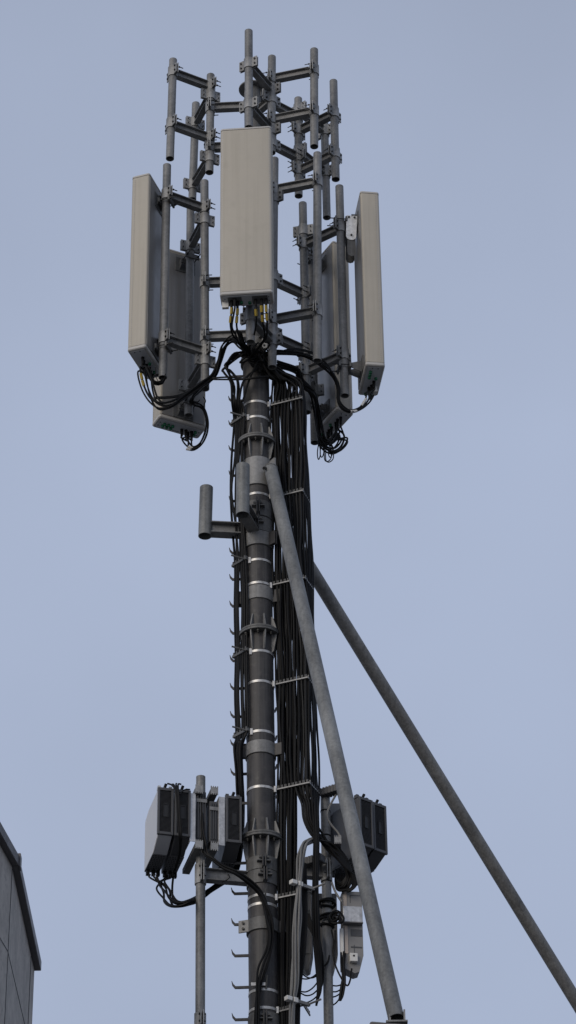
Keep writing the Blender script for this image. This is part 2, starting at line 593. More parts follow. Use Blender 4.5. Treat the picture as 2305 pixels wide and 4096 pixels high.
# bolted flange joints with gusset plates
gus_up = MB().prism([(0, 0), (0.045, 0), (0.045, 0.02), (0.012, 0.13), (0, 0.13)], (0, -0.005, 0), (1, 0, 0), (0, 0, 1), (0, 1, 0), 0.010).mesh('gusset', M_ZINC)
gus_dn = MB().prism([(0, 0), (0.047, 0), (0.047, -0.03), (0.022, -0.16), (0.008, -0.175), (0, -0.175)], (0, -0.005, 0), (1, 0, 0), (0, 0, 1), (0, 1, 0), 0.010).mesh('gusset', M_ZINC)
nut = MB().cyl((0, 0, -0.022), (0, 0, 0.0), 0.012, n=6).cyl((0, 0, -0.034), (0, 0, -0.022), 0.006, n=6).mesh('bolt', M_BOLT)
for yy in (1736, 2503, 3327):
    c = maxis(mz(yy, 0.16))
    fl = MB().ring(c, RMAST - 0.01, 0.172, c.z - 0.022, c.z - 0.001, 40).ring(c, RMAST - 0.01, 0.170, c.z + 0.001, c.z + 0.02, 40).build('flange', M_ZINCD, mast, bevel=0.003)
    for k in range(8):
        a = D2R(22.5 + 45 * k - 3)
        x = V((math.cos(a), math.sin(a), 0))
        place('gusset', gus_up, frame_M(c + x * (RMAST - 0.002) + V((0, 0, 0.019)), x), fl)
        place('gusset', gus_dn, frame_M(c + x * (RMAST - 0.002) + V((0, 0, -0.021)), x), fl)
        a += D2R(22.5)
        place('bolt', nut, Matrix.Translation(c + V((math.cos(a) * 0.148, math.sin(a) * 0.148, -0.02))), fl)

# step pegs: flat bars with the end bent up
peg = MB().strip([(0, .010), (.08, .010), (.104, .010), (.122, .030), (.132, .054)], [(0, -.011), (.08, -.011), (.110, -.010), (.131, .018), (.1365, .053)],
                 (0, -0.006, 0), (1, 0, 0), (0, 0, 1), (0, 1, 0), 0.012).mesh('step_peg', M_MAST)
zp0, zp1 = P(930, 1500, MY).z, P(925, 4074, MY).z
for k in range(24):
    z = zp0 + (zp1 - zp0) * k / 23
    c = maxis(z)
    place('step_peg', peg, frame_M(c + V((-RMAST + 0.004, 0.02, 0)), (-1, 0.05, 0)), mast)
    c = maxis(z - 0.13)
    place('step_peg', peg, frame_M(c + V((RMAST * 0.6, RMAST * 0.75, 0)), (0.45, 0.9, 0)), mast)


def collar(y0, y1, r=0.118, m=M_ZINCD, name='collar', lip=True):
    r += 0.006
    z1, z0 = mz(y0, r), mz(y1, r)
    c = maxis((z0 + z1) / 2)
    o = MB().ring(c, RMAST - 0.002, r, z0, z1, 40).build(name, m, mast, bevel=0.003)
    return o, c, z0, z1


ear_bolt = MB().cyl((-0.03, 0, 0), (0.012, 0, 0), 0.011, n=6).cyl((-0.05, 0, 0), (-0.03, 0, 0), 0.006, n=8).mesh('bolt', M_BOLT)


def ear(col_o, c, z0, z1, ang, w=0.075, m=M_MAST, tangential=0.0):
    """bolt lug standing radially off a collar"""
    a = D2R(ang)
    x = V((math.cos(a), math.sin(a), 0))
    t = V((-x.y, x.x, 0))
    b = MB()
    zc_ = (z0 + z1) / 2
    for s in (-1, 1):
        b.box(c + x * (0.112 + w / 2) + t * (s * 0.011) + V((0, 0, zc_ - c.z)), (w, 0.010, (z1 - z0) * 0.96), Matrix((x, t, V((0, 0, 1)))).transposed())
    o = b.build('clamp_lug', m, col_o, bevel=0.003)
    return o, x, t


def lug_bolts(parent, c, x, t, z0, z1, w=0.075, side=1):
    for f in (0.27, 0.73):
        p = c + x * (0.115 + w * 0.6) + t * (0.018 * side) + V((0, 0, z0 + (z1 - z0) * f - c.z))
        place('bolt', ear_bolt, frame_M(p, t * side), parent)


# brace collar, stub collars, cable collars
for (y0, y1, r, ears) in ((1822, 1932, 0.122, ()), (1996, 2058, 0.117, ((-88, 0.06),)), (2062, 2118, 0.119, ((-92, 0.05),)), (2119, 2172, 0.123, ((-38, 0.08),)),
                          (2336, 2388, 0.119, ((182, 0.07), (-12, 0.07))), (2956, 3006, 0.120, ((184, 0.06), (-20, 0.075))),
                          (3419, 3472, 0.121, ((-83, 0.055),)), (3473, 3527, 0.119, ((-80, 0.055),)), (3662, 3712, 0.120, ((-8, 0.08),)), (4044, 4110, 0.119, ((-86, 0.055),))):
    o, c, z0, z1 = collar(y0, y1, r, M_ZINC if y0 in (1822, 2119, 2336, 2956) else M_ZINCD)
    for ang, w in ears:
        e_, x, t = ear(o, c, z0, z1, ang, w)
        if -60 > ang > -120:
            for s in (-1, 1):
                MB().box(c + x * (0.112 + w * 0.45) + t * (s * 0.035) + V((0, 0, 0.0)), (w * 0.7, 0.04, 0.008), Matrix((x, t, V((0, 0, 1)))).transposed()) \
                    .cyl(c + x * 0.145 + t * (s * 0.018) + V((0, 0, 0.03)), c + x * 0.145 + t * (s * 0.04) + V((0, 0, 0.03)), 0.011, n=6).build('rib', M_ZINCD, o)
o, c, z0, z1 = collar(3663, 3712, 0.1235, M_ZINCD)
for s in (0,):
    x = V((-0.86, -0.5, 0)).normalized()
    ff = V((-0.30, -0.954, 0)).normalized()
    tt = V((-0.954, 0.30, 0))
    lug = MB().box(c + V((-0.148, -0.05, 0)), (0.085, 0.012, z1 - z0), Matrix((tt, -ff, V((0, 0, 1)))).transposed()).build('clamp_lug', M_ZINC, o, bevel=0.003)
    for f in (0.27, 0.73):
        place('bolt', ear_bolt, frame_M(c + V((-0.152, -0.058, z0 + (z1 - z0) * f - c.z)), ff), lug)

# ------------------------------------------------------------------ braces
br = thing('brace', P(1580, 4076, 18.25), 'thick galvanised tube brace in front, its foot bracket on the roof parapet', 'brace')
bt, bb = P(1083, 1872, 19.98), P(1586, 4076, 18.25)
MB().pipe(bb, bt, 0.057, n=32).build('tube', M_BRACE, br)
dirb = (bb - bt).normalized()
MB().prism([(-0.03, 0.02), (0.055, 0.02), (0.055, -0.14), (0.02, -0.17), (-0.03, -0.17)], bt + V((0.012, 0.0, 0.04)) - dirb * 0.02, (0.45, -0.89, 0), (0, 0, 1), (0.89, 0.45, 0), 0.012) \
    .box(bt + V((-0.01, 0.03, -0.02)), (0.10, 0.10, 0.012), Matrix.Rotation(0.5, 3, 'Y')).build('gusset_plate', M_ZINC, br)
MB().box(maxis(bt.z - 0.0) + V((0.115, -0.075, 0.0)), (0.02, 0.14, 0.27), Matrix.Rotation(D2R(35), 3, 'Z')).build('collar_plate', M_ZINC, br, bevel=0.004)
MB().cyl(P(1062, 1872, 19.93), P(1056, 1873, 19.90), 0.014, n=6).build('bolt', M_BOLT, br)
MB().box(bb + V((0.0, 0, -0.045)), (0.15, 0.15, 0.012)).box(bb + V((0.055, 0.0, 0.0)), (0.012, 0.1, 0.10)).box(bb + V((-0.045, 0.02, -0.01)), (0.012, 0.1, 0.07)).build('foot_bracket', M_CLAMP, br)
MB().tube([bt + dirb * 0.012 + V((math.cos(a) * .0585, 0, 0)) * 1 + (dirb.cross(V((1, 0, 0))).normalized()) * (math.sin(a) * .0585) for a in [k * math.pi / 10 for k in range(21)]], 0.004, 6).build('weld_bead', M_ZINC, br)
br2 = thing('brace', (3.0, 23, 9), 'thick galvanised tube brace behind the hanging cables, sloping more gently', 'brace')
q0, q1 = P(1090, 2026, 20.28), P(2305, 4005, 22.5)
end = q0 + (q1 - q0) * 1.75
MB().pipe(end, q0, 0.057, n=32).build('tube', M_BRACE2, br2)
MB().box(end, (0.25, 0.25, 0.012)).build('foot_bracket', M_ZINCB, br2)
MB().box(maxis(q0.z) + V((0.13, 0.08, 0)), (0.06, 0.02, 0.16)).build('collar_plate', M_ZINC, br2)


# ------------------------------------------------------------------ beams, clamps
def ibeam(b, p0, p1, h=0.08, w=0.06, tf=0.007, tw=0.006):
    p0, p1 = V(p0), V(p1)
    d = p1 - p0
    ln = d.length
    d.normalize()
    s = V((0, 0, 1)).cross(d).normalized()
    u = d.cross(s)
    H, W, T = h / 2, w / 2, tw / 2
    poly = [(-W, -H), (W, -H), (W, -H + tf), (T, -H + tf), (T, H - tf), (W, H - tf), (W, H), (-W, H), (-W, H - tf), (-T, H - tf), (-T, -H + tf), (-W, -H + tf)]
    return b.prism(poly, p0, s, u, d, ln)


bolt_me = MB().cyl((0, 0, 0), (0.010, 0, 0), 0.0095, n=6).cyl((-0.045, 0, 0), (0, 0, 0), 0.005, n=6).mesh('bolt', M_BOLT)
bolt_long = MB().cyl((0, 0, 0), (0.010, 0, 0), 0.0095, n=6).cyl((-0.085, 0, 0), (0, 0, 0), 0.0045, n=6).cyl((-0.05, 0, 0), (-0.04, 0, 0), 0.009, n=6).mesh('bolt', M_BOLT)


def shell_profile(r, we, gap, th, sgn, n=9):
    a0 = math.asin(min(1, gap / r))
    outer, inner = [], []
    a1 = math.asin(min(1, gap / (r + th)))
    outer.append((-we, sgn * (gap + th)))
    inner.append((-we, sgn * gap))
    for i in range(n + 1):
        t = math.pi + a0 * 0 - math.pi * i / n
        cx, sy = math.cos(t), math.sin(t)
        outer.append(((r + th) * cx, sgn * max((r + th) * sy, gap + th)))
        inner.append((r * cx, sgn * max(r * sy, gap)))
    outer.append((we, sgn * (gap + th)))
    inner.append((we, sgn * gap))
    return outer, inner


CLAMPS = {}


def clamp_mesh(r, h):
    key = (round(r, 3), round(h, 3))
    if key not in CLAMPS:
        b = MB()
        for s in (-1, 1):
            o_, i_ = shell_profile(r + 0.0008, r + 0.057, 0.006, 0.0075, s)
            b.strip(o_, i_, (0, 0, -h / 2), (0, 1, 0), (1, 0, 0), (0, 0, 1), h)
        CLAMPS[key] = b.mesh('clamp', M_CLAMP)
    return CLAMPS[key]


def clamp(parent, p, d, r=0.038, h=0.115, longb=False, flip=False):
    """two-shell pipe clamp at p; d points from the pipe to its beam"""
    d = V((d.x, d.y, 0)).normalized()
    M = frame_M(p, d)
    o = place('clamp', clamp_mesh(r, h), M, parent)
    t = V((-d.y, d.x, 0))
    for s in (-1, 1):
        for f in (-1, 1):
            q = p + t * (s * (r + 0.036)) + V((0, 0, f * h * 0.24))
            if flip:
                place('bolt', bolt_long if longb else bolt_me, frame_M(q + d * 0.0135, d), o)
            else:
                place('bolt', bolt_long if longb else bolt_me, frame_M(q - d * 0.0135, -d), o)
    return o


# ------------------------------------------------------------------ antenna frames
def at_z(seg, z):
    p0, p1 = seg
    t = (z - p0.z) / (p1.z - p0.z)
    return p0 + (p1 - p0) * t


YP = {'A': 19.97, 'B': 20.17, 'C': 19.57, 'D': 19.93, 'E': 19.82, 'F': 20.25, 'G': 20.49, 'H': 20.81, 'I': 20.56}
UP = {'A': (('a', 515, 388), ('a', 484, 1342)), 'B': (('a', 878, 536), ('a', 866, 1475)), 'C': (('a', 1245, 110), ('a', 1247, 1040)),
      'D': (('b', 503, 360), ('b', 499, 1285)), 'E': (('b', 911, 290), ('b', 912, 1225)), 'F': (('b', 1098, 594), ('b', 1120, 1542)),
      'G': (('b', 757, 763), ('b', 762, 1703)), 'H': (('b', 1010, 980), ('b', 1034, 1912)), 'I': (('a', 735, 811), ('a', 700, 1737))}
LO = {'A': (('a', 456, 1408), ('e', 415, 800)), 'B': (('a', 818, 1563), ('e', 824, 910)), 'C': (('a', 1248, 1130), ('e', 1262, 455)),
      'D': (('b', 528, 1345), ('f', 392, 600)), 'E': (('b', 943, 1294), ('d', 652, 1845)), 'F': (('b', 1155, 1613), ('f', 994, 835)),
      'G': (('d', 511, 326), ('f', 680, 972)), 'H': (('d', 585, 589), ('f', 745, 1225)), 'I': (('c', 684, 358), ('e', 664, 1165))}
SEG_U = {k: (K(*b, YP[k]), K(*t, YP[k])) for k, (t, b) in UP.items()}
SEG_L = {k: (K(*b, YP[k]), K(*t, YP[k])) for k, (t, b) in LO.items()}


def zpx(c, x, y, k):
    return K(c, x, y, YP[k]).z


# clamp heights, measured on the outer pipe of each pair and on the inner pipe for the arms
CL_U = {('A', 'B'): (zpx('a', 505, 510, 'A'), zpx('a', 490, 1010, 'A')), ('I', 'B'): (zpx('a', 705, 1000, 'I'), zpx('a', 690, 1600, 'I')),
        ('C', 'D'): (zpx('b', 275, 430, 'C'), zpx('b', 280, 820, 'C')), ('E', 'D'): (zpx('b', 910, 490, 'E'), zpx('b', 912, 885, 'E')),
        ('F', 'G'): (zpx('b', 1110, 905, 'F'), zpx('b', 1120, 1295, 'F')), ('H', 'G'): (zpx('b', 1015, 1080, 'H'), zpx('b', 1035, 1480, 'H'))}
AR_U = {'B': (zpx('a', 870, 850, 'B'), zpx('a', 870, 1235, 'B')), 'D': (zpx('b', 500, 765, 'D'), zpx('b', 500, 1185, 'D')), 'G': (zpx('n', 510, 400, 'G'), zpx('n', 510, 1140, 'G'))}
CL_L = {('A', 'B'): (zpx('c', 450, 245, 'A'), zpx('e', 430, 425, 'A')), ('I', 'B'): (zpx('c', 660, 745, 'I'), zpx('e', 660, 890, 'I')),
        ('C', 'D'): (zpx('d', 265, 275, 'D'), zpx('o', 690, 510, 'C')), ('E', 'D'): (zpx('d', 655, 115, 'E'), zpx('d', 655, 1370, 'E')),
        ('F', 'G'): (zpx('d', 870, 560, 'F'), zpx('d', 900, 1790, 'F')), ('H', 'G'): (zpx('d', 590, 800, 'H'), zpx('p', 400, 740, 'H'))}
AR_L = {'B': (zpx('c', 830, 1090, 'B'), zpx('e', 820, 405, 'B')), 'D': (zpx('d', 265, 1030, 'D'), zpx('d', 240, 1560, 'D')), 'G': (zpx('d', 530, 1205, 'G'), zpx('d', 540, 1750, 'G'))}


def pipe_frame(seg, cl, ar, inner, outs, label, group):
    base = seg[inner][0]
    root = thing('pipe_mount', base, label, 'pipe mount', group)
    for k in (inner,) + outs:
        MB().pipe(seg[k][0], seg[k][1], 0.038).build('pipe', M_ZINC, root)
    for k in outs:
        for z in cl[(k, inner)]:
            po, pi = at_z(seg[k], z), at_z(seg[inner], z)
            d = pi - po
            d.z = 0
            d.normalize()
            ibeam(MB(), po + d * 0.046, pi - d * 0.046).build('crossbar', M_ZINC, root)
            clamp(root, po, d, longb=(k in 'AEF'))
            clamp(root, pi, -d, longb=(k in 'AEF'), flip=True)
    for z in ar[inner]:
        pi, pm = at_z(seg[inner], z), maxis(z)
        d = pm - pi
        d.z = 0
        d.normalize()
        ibeam(MB(), pi + d * 0.046, pm - d * (RPOST + 0.008)).build('mast_arm', M_ZINC, root)
        clamp(root, pi, d, longb=True)
        a = math.atan2(-d.y, -d.x)
        MB().ring(pm, RPOST + 0.001, RPOST + 0.010, z - 0.055, z + 0.055, 14, a - 1.0, a + 1.0).build('mast_shell', M_ZINC, root)
    return root


pipe_frame(SEG_U, CL_U, AR_U, 'B', ('A', 'I'), 'bare galvanised pipe frame above the antenna whose cables sag with yellow tags', 'bare pipe frames round the mast top')
pipe_frame(SEG_U, CL_U, AR_U, 'D', ('C', 'E'), 'bare galvanised pipe frame with the tallest pipe, above the broad beige antenna', 'bare pipe frames round the mast top')
pipe_frame(SEG_U, CL_U, AR_U, 'G', ('F', 'H'), 'bare galvanised pipe frame above the antenna with white bracket arms', 'bare pipe frames round the mast top')
pipe_frame(SEG_L, CL_L, AR_L, 'B', ('A', 'I'), 'long galvanised pipe frame carrying the antenna with green capped ports and its neighbour', 'long pipe frames carrying the antennas')
pipe_frame(SEG_L, CL_L, AR_L, 'D', ('C', 'E'), 'long galvanised pipe frame behind the broad beige antenna, one pipe empty', 'long pipe frames carrying the antennas')
pipe_frame(SEG_L, CL_L, AR_L, 'G', ('F', 'H'), 'long galvanised pipe frame carrying the antenna with white bracket arms', 'long pipe frames carrying the antennas')


# ------------------------------------------------------------------ panel antennas
def rrect(w, d, r, n=5):
    pts_ = []
    for cx, cy, a0 in ((w / 2 - r, d / 2 - r, 0), (-w / 2 + r, d / 2 - r, 90), (-w / 2 + r, -d / 2 + r, 180), (w / 2 - r, -d / 2 + r, 270)):
        for i in range(n + 1):
            a = D2R(a0 + 90 * i / n)
            pts_.append((cx + r * math.cos(a), cy + r * math.sin(a)))
    return pts_


def profile(w, d, rf, rb, n=5):
    """plan outline: front (-y) corners rounded rf, rear corners rb; x across"""
    out = []
    for cx, cy, a0, r in ((w / 2, d / 2, 0, rb), (-w / 2, d / 2, 90, rb), (-w / 2, -d / 2, 180, rf), (w / 2, -d / 2, 270, rf)):
        sx, sy = (1 if cx > 0 else -1), (1 if cy > 0 else -1)
        for i in range(n + 1):
            a = D2R(a0 + 90 * i / n)
            out.append((cx - sx * r + r * math.cos(a), cy - sy * r + r * math.sin(a)))
    return out


def loft(levels):
    b = MB()
    n = len(levels[0][0])
    vs, fs = [], []
    for poly, z in levels:
        vs += [(p[0], p[1], z) for p in poly]
    for k in range(len(levels) - 1):
        fs += [(k * n + i, k * n + (i + 1) % n, (k + 1) * n + (i + 1) % n, (k + 1) * n + i) for i in range(n)]
    fs += [tuple(range(n - 1, -1, -1)), tuple(range((len(levels) - 1) * n, len(levels) * n))]
    return b.add(vs, fs)


AW, AD, AH = 0.455, 0.172, 1.955
body_me = loft([(profile(AW, AD, .024, .018), .0375), (profile(AW, AD, .024, .018), AH - .0275)]).mesh('radome', M_RADOME)
rear_me = MB().box((0, AD / 2 + 0.001, AH / 2), (AW - 0.045, 0.006, AH - 0.08)).mesh('rear_sheet', M_REAR)
top_me = loft([(profile(AW - .012, AD - .012, .022, .018), AH - .03), (profile(AW - .012, AD - .012, .022, .018), AH - .0226), (profile(AW + .004, AD + .004, .026, .02), AH - .0225), (profile(AW + .004, AD + .004, .026, .02), AH - .006), (profile(AW - .012, AD - .012, .022, .016), AH)]).mesh('top_cap', M_CAP)
bot_me = loft([(profile(AW - .012, AD - .012, .022, .016), 0), (profile(AW + .004, AD + .004, .026, .02), .008), (profile(AW + .004, AD + .004, .026, .02), .032), (profile(AW - .012, AD - .012, .022, .018), .0321), (profile(AW - .012, AD - .012, .022, .018), .04)]).mesh('bottom_cap', M_CAP)
plate_me = MB().box((0, 0, -0.002), (AW - 0.05, AD - 0.045, 0.006)).mesh('connector_plate', M_PLATE)
tb = MB()
for s in (-1, 1):
    z = 0.05
    while z < AH - 0.05:
        tb.prism([(0, 0), (0.012, 0.007), (0.012, 0.012), (0, 0.010)], (s * (AW / 2 - 0.024), -AD / 2 - 0.0015 + 0.004, z), (s, 0.25, 0), (0, 0, 1), (0, -1, 0), 0.0035)
        tb.box((s * (AW / 2 + 0.0005), -AD / 2 + 0.034, z + .006), (0.005, 0.008, 0.009))
        z += 0.0205
teeth_me = tb.mesh('edge_seam', M_CAP)
cap_green = MB().cyl((0, 0, -0.020), (0, 0, 0), 0.0135, n=12).mesh('port_cap', M_GREEN)
plug_me = MB().cyl((0, 0, -0.075), (0, 0, 0), 0.0115, 0.0145, n=10).mesh('plug', M_CABLE)
screw_me = MB().cyl((0, 0, -0.004), (0, 0, 0), 0.005, n=8).mesh('screw', M_BOLT)


def antenna(key, n, gap, z0, label, plugs, caps, tilt=0.0, bracket='plain', flip=False, side=0.0, hs=1.0):
    n = V((n[0], n[1], 0)).normalized()
    pz = at_z(SEG_L[key], z0 + AH / 2)
    x = V((n.y * -1, n.x, 0))       # local x across; local -y = n
    # local axes: X = x', Y = -n
    Xl = V((0, 0, 1)).cross(n) * 1.0
    Xl = (-n).cross(V((0, 0, 1)))
    c = V((pz.x, pz.y, 0)) + n * (gap + AD / 2) + Xl * side
    M = Matrix((Xl, -n, V((0, 0, 1)))).transposed().to_4x4()
    M.translation = V((c.x, c.y, z0))
    M = M @ Matrix.Diagonal((1, 1, hs, 1))
    if tilt:
        M = M @ Matrix.Rotation(tilt, 4, 'X')
    root = thing('panel_antenna', (c.x, c.y, z0), label, 'antenna', 'panel antennas on the long pipe frames')
    for nm, me in (('radome', body_me), ('rear_sheet', rear_me), ('top_cap', top_me), ('bottom_cap', bot_me), ('connector_plate', plate_me)):
        place(nm, me, M, root)
    place('edge_seam', teeth_me, M, root)['kind'] = 'stuff'
    w = []
    for (px, py) in caps:
        place('port_cap', cap_green, M @ Matrix.Translation((px, py, -0.004)), root)
    for (px, py) in plugs:
        o = place('plug', plug_me, M @ Matrix.Translation((px, py, -0.004)), root)
        w.append(M @ V((px, py, -0.07)))
    for sx in (-.19, .19):
        for sy in (-.03, .02):
            place('screw', screw_me, M @ Matrix.Translation((sx, sy, -0.005)), root)
    # brackets: pipe jaws, threaded rods and arms to the rear sheet
    for zz, white in ((z0 + AH - 0.16, bracket == 'white'), (z0 + 0.12, False)):
        pp = at_z(SEG_L[key], zz)
        bk = MB().box(pp + n * 0.048, (0.018, 0.14, 0.05), Matrix((n, Xl, V((0, 0, 1)))).transposed()).box(pp - n * 0.048, (0.018, 0.14, 0.05), Matrix((n, Xl, V((0, 0, 1)))).transposed()) \
            .build('pipe_jaw', M_ZINCD, root, bevel=0.002)
        for s in (-1, 1):
            rod = MB().cyl(pp + Xl * (s * 0.056) - n * 0.115, pp + Xl * (s * 0.056) + n * 0.06, 0.005, n=8)
            rod.cyl(pp + Xl * (s * 0.056) - n * 0.068, pp + Xl * (s * 0.056) - n * 0.057, 0.011, n=6)
            rod.build('threaded_rod', M_BOLT, root)
        reach = gap + 0.004 - 0.055
        for s in (-1, 1):
            arm = MB()
            O = pp + n * 0.055 + Xl * (s * 0.052)
            if white:
                O = pp + n * 0.0 + Xl * (s * 0.058)
                rnd = [(.088 + .047 * math.cos(D2R(a)), -.20 + .045 * math.sin(D2R(a))) for a in (0, -30, -60, -90, -120, -150, -180)]
                arm.prism([(.050, .045), (.098, .045), (.100, .030), (.106, .045), (.150, .045)] + rnd, O, n, (0, 0, 1), Xl, 0.005)
                wa = arm.build('bracket_arm', M_WPLATE, root)
                for bx_, bz_ in ((.072, .022), (.124, .022), (.09, -.19)):
                    place('bolt', bolt_me, frame_M(O + n * bx_ + V((0, 0, bz_)) + Xl * (0.005 if s > 0 else 0), Xl * s), wa)
                rnd2 = [(.09 + .04 * math.cos(D2R(a)), -.39 + .04 * math.sin(D2R(a))) for a in (0, -45, -90, -135, -180)]
                MB().prism([(.055, -.1), (.125, -.1)] + rnd2, O - Xl * (s * 0.008), n, (0, 0, 1), Xl, 0.005).build('bracket_arm', M_ZINCD, root)
                MB().box(O - Xl * (s * .012) + n * (reach * .5 + .09) + V((0, 0, .02)), (reach * .85, .006, .10), Matrix((n, Xl, V((0, 0, 1)))).transposed()).build('rail_tab', M_RRU, root)
            else:
                arm.prism([(0, -0.025), (reach, -0.07), (reach, 0.06), (0, 0.025)], O, n, (0, 0, 1), Xl, 0.006)
                arm.build('bracket_arm', M_ZINCD, root)
        MB().box(V((c.x, c.y, 0)) - n * (AD / 2 + 0.006) + V((0, 0, zz)), (0.008, 0.20, 0.16), Matrix((n, Xl, V((0, 0, 1)))).transposed()).build('rear_rail', M_ZINCD, root, bevel=0.002)
    return M, w


ZA = 15.085 + CAM.z
P6 = [(-.12, .0), (-.07, .0), (.09, .0), (.15, .0), (.19, -.01)]
M_front, W_front = antenna('C', (-0.08, -1), 0.16, ZA + 0.165, 'broad light beige panel antenna facing out over yellow tagged cables', [(-.135, .0), (-.085, .01), (.075, .0), (.125, .0), (.165, .0), (-.105, -.03)], [(-.05, .02), (.02, .03)], hs=0.972)
M_left, W_left = antenna('A', (-0.945, 0.325), 0.078, ZA + 0.015, 'beige panel antenna seen edge on with a cable fan and yellow tags beneath', [(-.16, 0), (-.11, 0), (-.06, .01), (-.01, 0), (.05, 0), (.1, .01)], [(-.13, .03), (.0, .035)], hs=1.022)
M_bl, W_bl = antenna('I', (-0.45, 0.89), 0.12, ZA - 0.17, 'panel antenna showing its grey back and a row of green capped ports below', [(-.03, .0), (-.07, .005), (-.1, -.02), (-.125, .005)], [(.15, -.02), (.145, .015), (.11, -.02), (.105, .015), (.07, -.02), (.065, .015), (-.16, -.02), (-.155, .02)])
M_br, W_br = antenna('H', (0.88, 0.48), 0.11, ZA - 0.04, 'panel antenna partly hidden behind pipes with tangled cable loops below', [(-.14, 0), (-.1, .01), (-.05, 0), (0.03, 0), (.08, 0), (.12, -.01)], [(.0, .03), (.16, .02)])
M_right, W_right = antenna('F', (0.99, 0.13), 0.158, ZA - 0.01, 'grey panel antenna held off its pipe by bright white bracket arms', [(.14, .0), (.1, .01), (.06, -.01), (-.0, -.02)], [(.19, -.02), (.19, .025), (-.06, .03), (-.10, .03), (-.14, .03), (-.05, -.03)], bracket='white', hs=1.024)
for q0_, q1_ in ((-.165, -.045), (.045, .18)):  # flat dark plates, their colour standing in for shade around the recessed ports
    ob = MB().box(((q0_ + q1_) / 2, 0.005, -0.0045), (q1_ - q0_, AD - 0.06, 0.005)).mesh('recess_shade_plate', M_RRUU)
    adopt(link(bpy.data.objects.new('recess_shade_plate', ob)), [q for q in bpy.data.objects if q.name.startswith('panel_antenna') and (q.location - M_front.translation).length < 0.01][0], M_front)
# small white junction boxes under two antennas
for M_, px, py, lab in ((M_front, -.19, 0.02, 0), (M_right, 0.09, -.045, 0), (M_br, 0.1, -.04, 0)):
    b = MB().box((px, py, -0.035), (0.055, 0.03, 0.062))
    o = link(bpy.data.objects.new('control_unit', b.mesh('control_unit', M_WHITE)))
    root = [q for q in bpy.data.objects if q.name.startswith('panel_antenna') and (q.location - M_.translation).length < 0.01][0]
    adopt(o, root, M_)
# maker's mark on the underside of the back antenna
lg = MB().box((0.035, -0.048, -0.0055), (0.012, 0.008, 0.002)).box((-0.0, -0.048, -0.0055), (0.045, 0.005, 0.002))
root_bl = [q for q in bpy.data.objects if q.name.startswith('panel_antenna') and (q.location - M_bl.translation).length < 0.01][0]
adopt(link(bpy.data.objects.new('maker_mark', lg.mesh('maker_mark', M_BOLT))), root_bl, M_bl)

# ------------------------------------------------------------------ stub brackets
for (tp, bp_, Y, lab) in ((('g', 112, 245), ('g', 97, 712), 20.10, 'short thick galvanised stub pipe standing clear of the cables'),
                          (('v', 350, 400), ('v', 345, 1355), 19.76, 'short thick galvanised stub pipe in front of the mast collars'),
                          (('v', 1330, 700), ('v', 1330, 1500), 20.46, 'short thick galvanised stub pipe hidden behind the cable curtain')):
    b0, b1 = K(*bp_, Y), K(*tp, Y)
    sb = thing('stub_bracket', b0, lab, 'bracket', 'short stub pipes round the mast')
    MB().pipe(b0, b1, 0.057, 0.006, 32).build('pipe', M_BRACE, sb)
    z = b0.z + 0.075
    c = maxis(z)
    p0 = at_z((b0, b1), z)
    d = c - p0
    d.z = 0
    d.normalize()
    ibeam(MB(), p0 + d * 0.05, c - d * 0.113, 0.11, 0.10, 0.009, 0.008).build('arm', M_ZINC, sb)


# ------------------------------------------------------------------ cable supports
def strap_y(y):
    z = mz(y, 0.113)
    return maxis(z), z


def strap(parent, y, a0=0, a1=360):
    c, z = strap_y(y)
    o = MB().ring(c, RMAST + 0.0005, RMAST + 0.0035, z - 0.011, z + 0.011, 40).build('strap', M_BAND, parent)
    return o, c, z


RB = [  # photo row of strap, bar start, bar corner, second bar end
    (1604, (1081, 1622), (1207, 1583), (1222, 1602)), (1972, (1088, 1992), (1210, 1955), (1239, 2005)), (2329, (1090, 2340), (1219, 2301), (1254, 2353)),
    (2723, (1101, 2738), (1231, 2702), (1262, 2750)), (3145, (1107, 3158), (1237, 3116), (1278, 3164)), (3578, (1112, 3592), (1240, 3556), (1270, 3590)), (4030, (1117, 4046), (1215, 4016), (1240, 4040))]
clip_me = MB().box((-0.005, 0, 0.018), (0.0035, 0.008, 0.024)).box((0.005, 0, 0.018), (0.0035, 0.008, 0.024)).mesh('clip', M_ZINC)
RBARS = []
names_r = ['just under the antennas', 'beside the stub pipes', 'above the middle flange joint', 'below the middle flange joint', 'above the radio boxes', 'below the lowest flange joint', 'at the foot of the mast']
for i, (y, s0, s1, s2) in enumerate(RB):
    p0, p1, p2 = P(*s0, 20.10), P(*s1, 19.99), P(*s2, 20.18)
    p1.z = p0.z
    p2.z = p0.z
    RBARS.append((p0, p1, p2))
    root = thing('cable_bracket', p0, 'angled cable bar with clips strapped to the mast ' + names_r[i], 'cable bracket', 'cable bars on the mast')
    o, c, z = strap(root, y)
    MB().box(V((p0.x - 0.012, p0.y, z)), (0.02, 0.035, 0.055)).build('buckle', M_BAND, root, bevel=0.002)
    b = MB()
    for a_, b_ in ((p0 - (p1 - p0) * 0.06, p1), (p1, p2)):
        d = (b_ - a_)
        b.box((a_ + b_) / 2, (d.length, 0.010, 0.011), frame_M((0, 0, 0), d).to_3x3())
    b.build('bar', M_CLAMP, root)
    for a_, b_, n_ in ((p0, p1, 9), (p1, p2, 5)):
        for k in range(n_):
            q = a_ + (b_ - a_) * ((k + 0.5) / n_)
            place('clip', clip_me, frame_M(q, (b_ - a_)), root)
names_l = ['under the antennas', 'under the stub pipes', 'below the middle flange', 'above the cracked collar']
LBARS = []
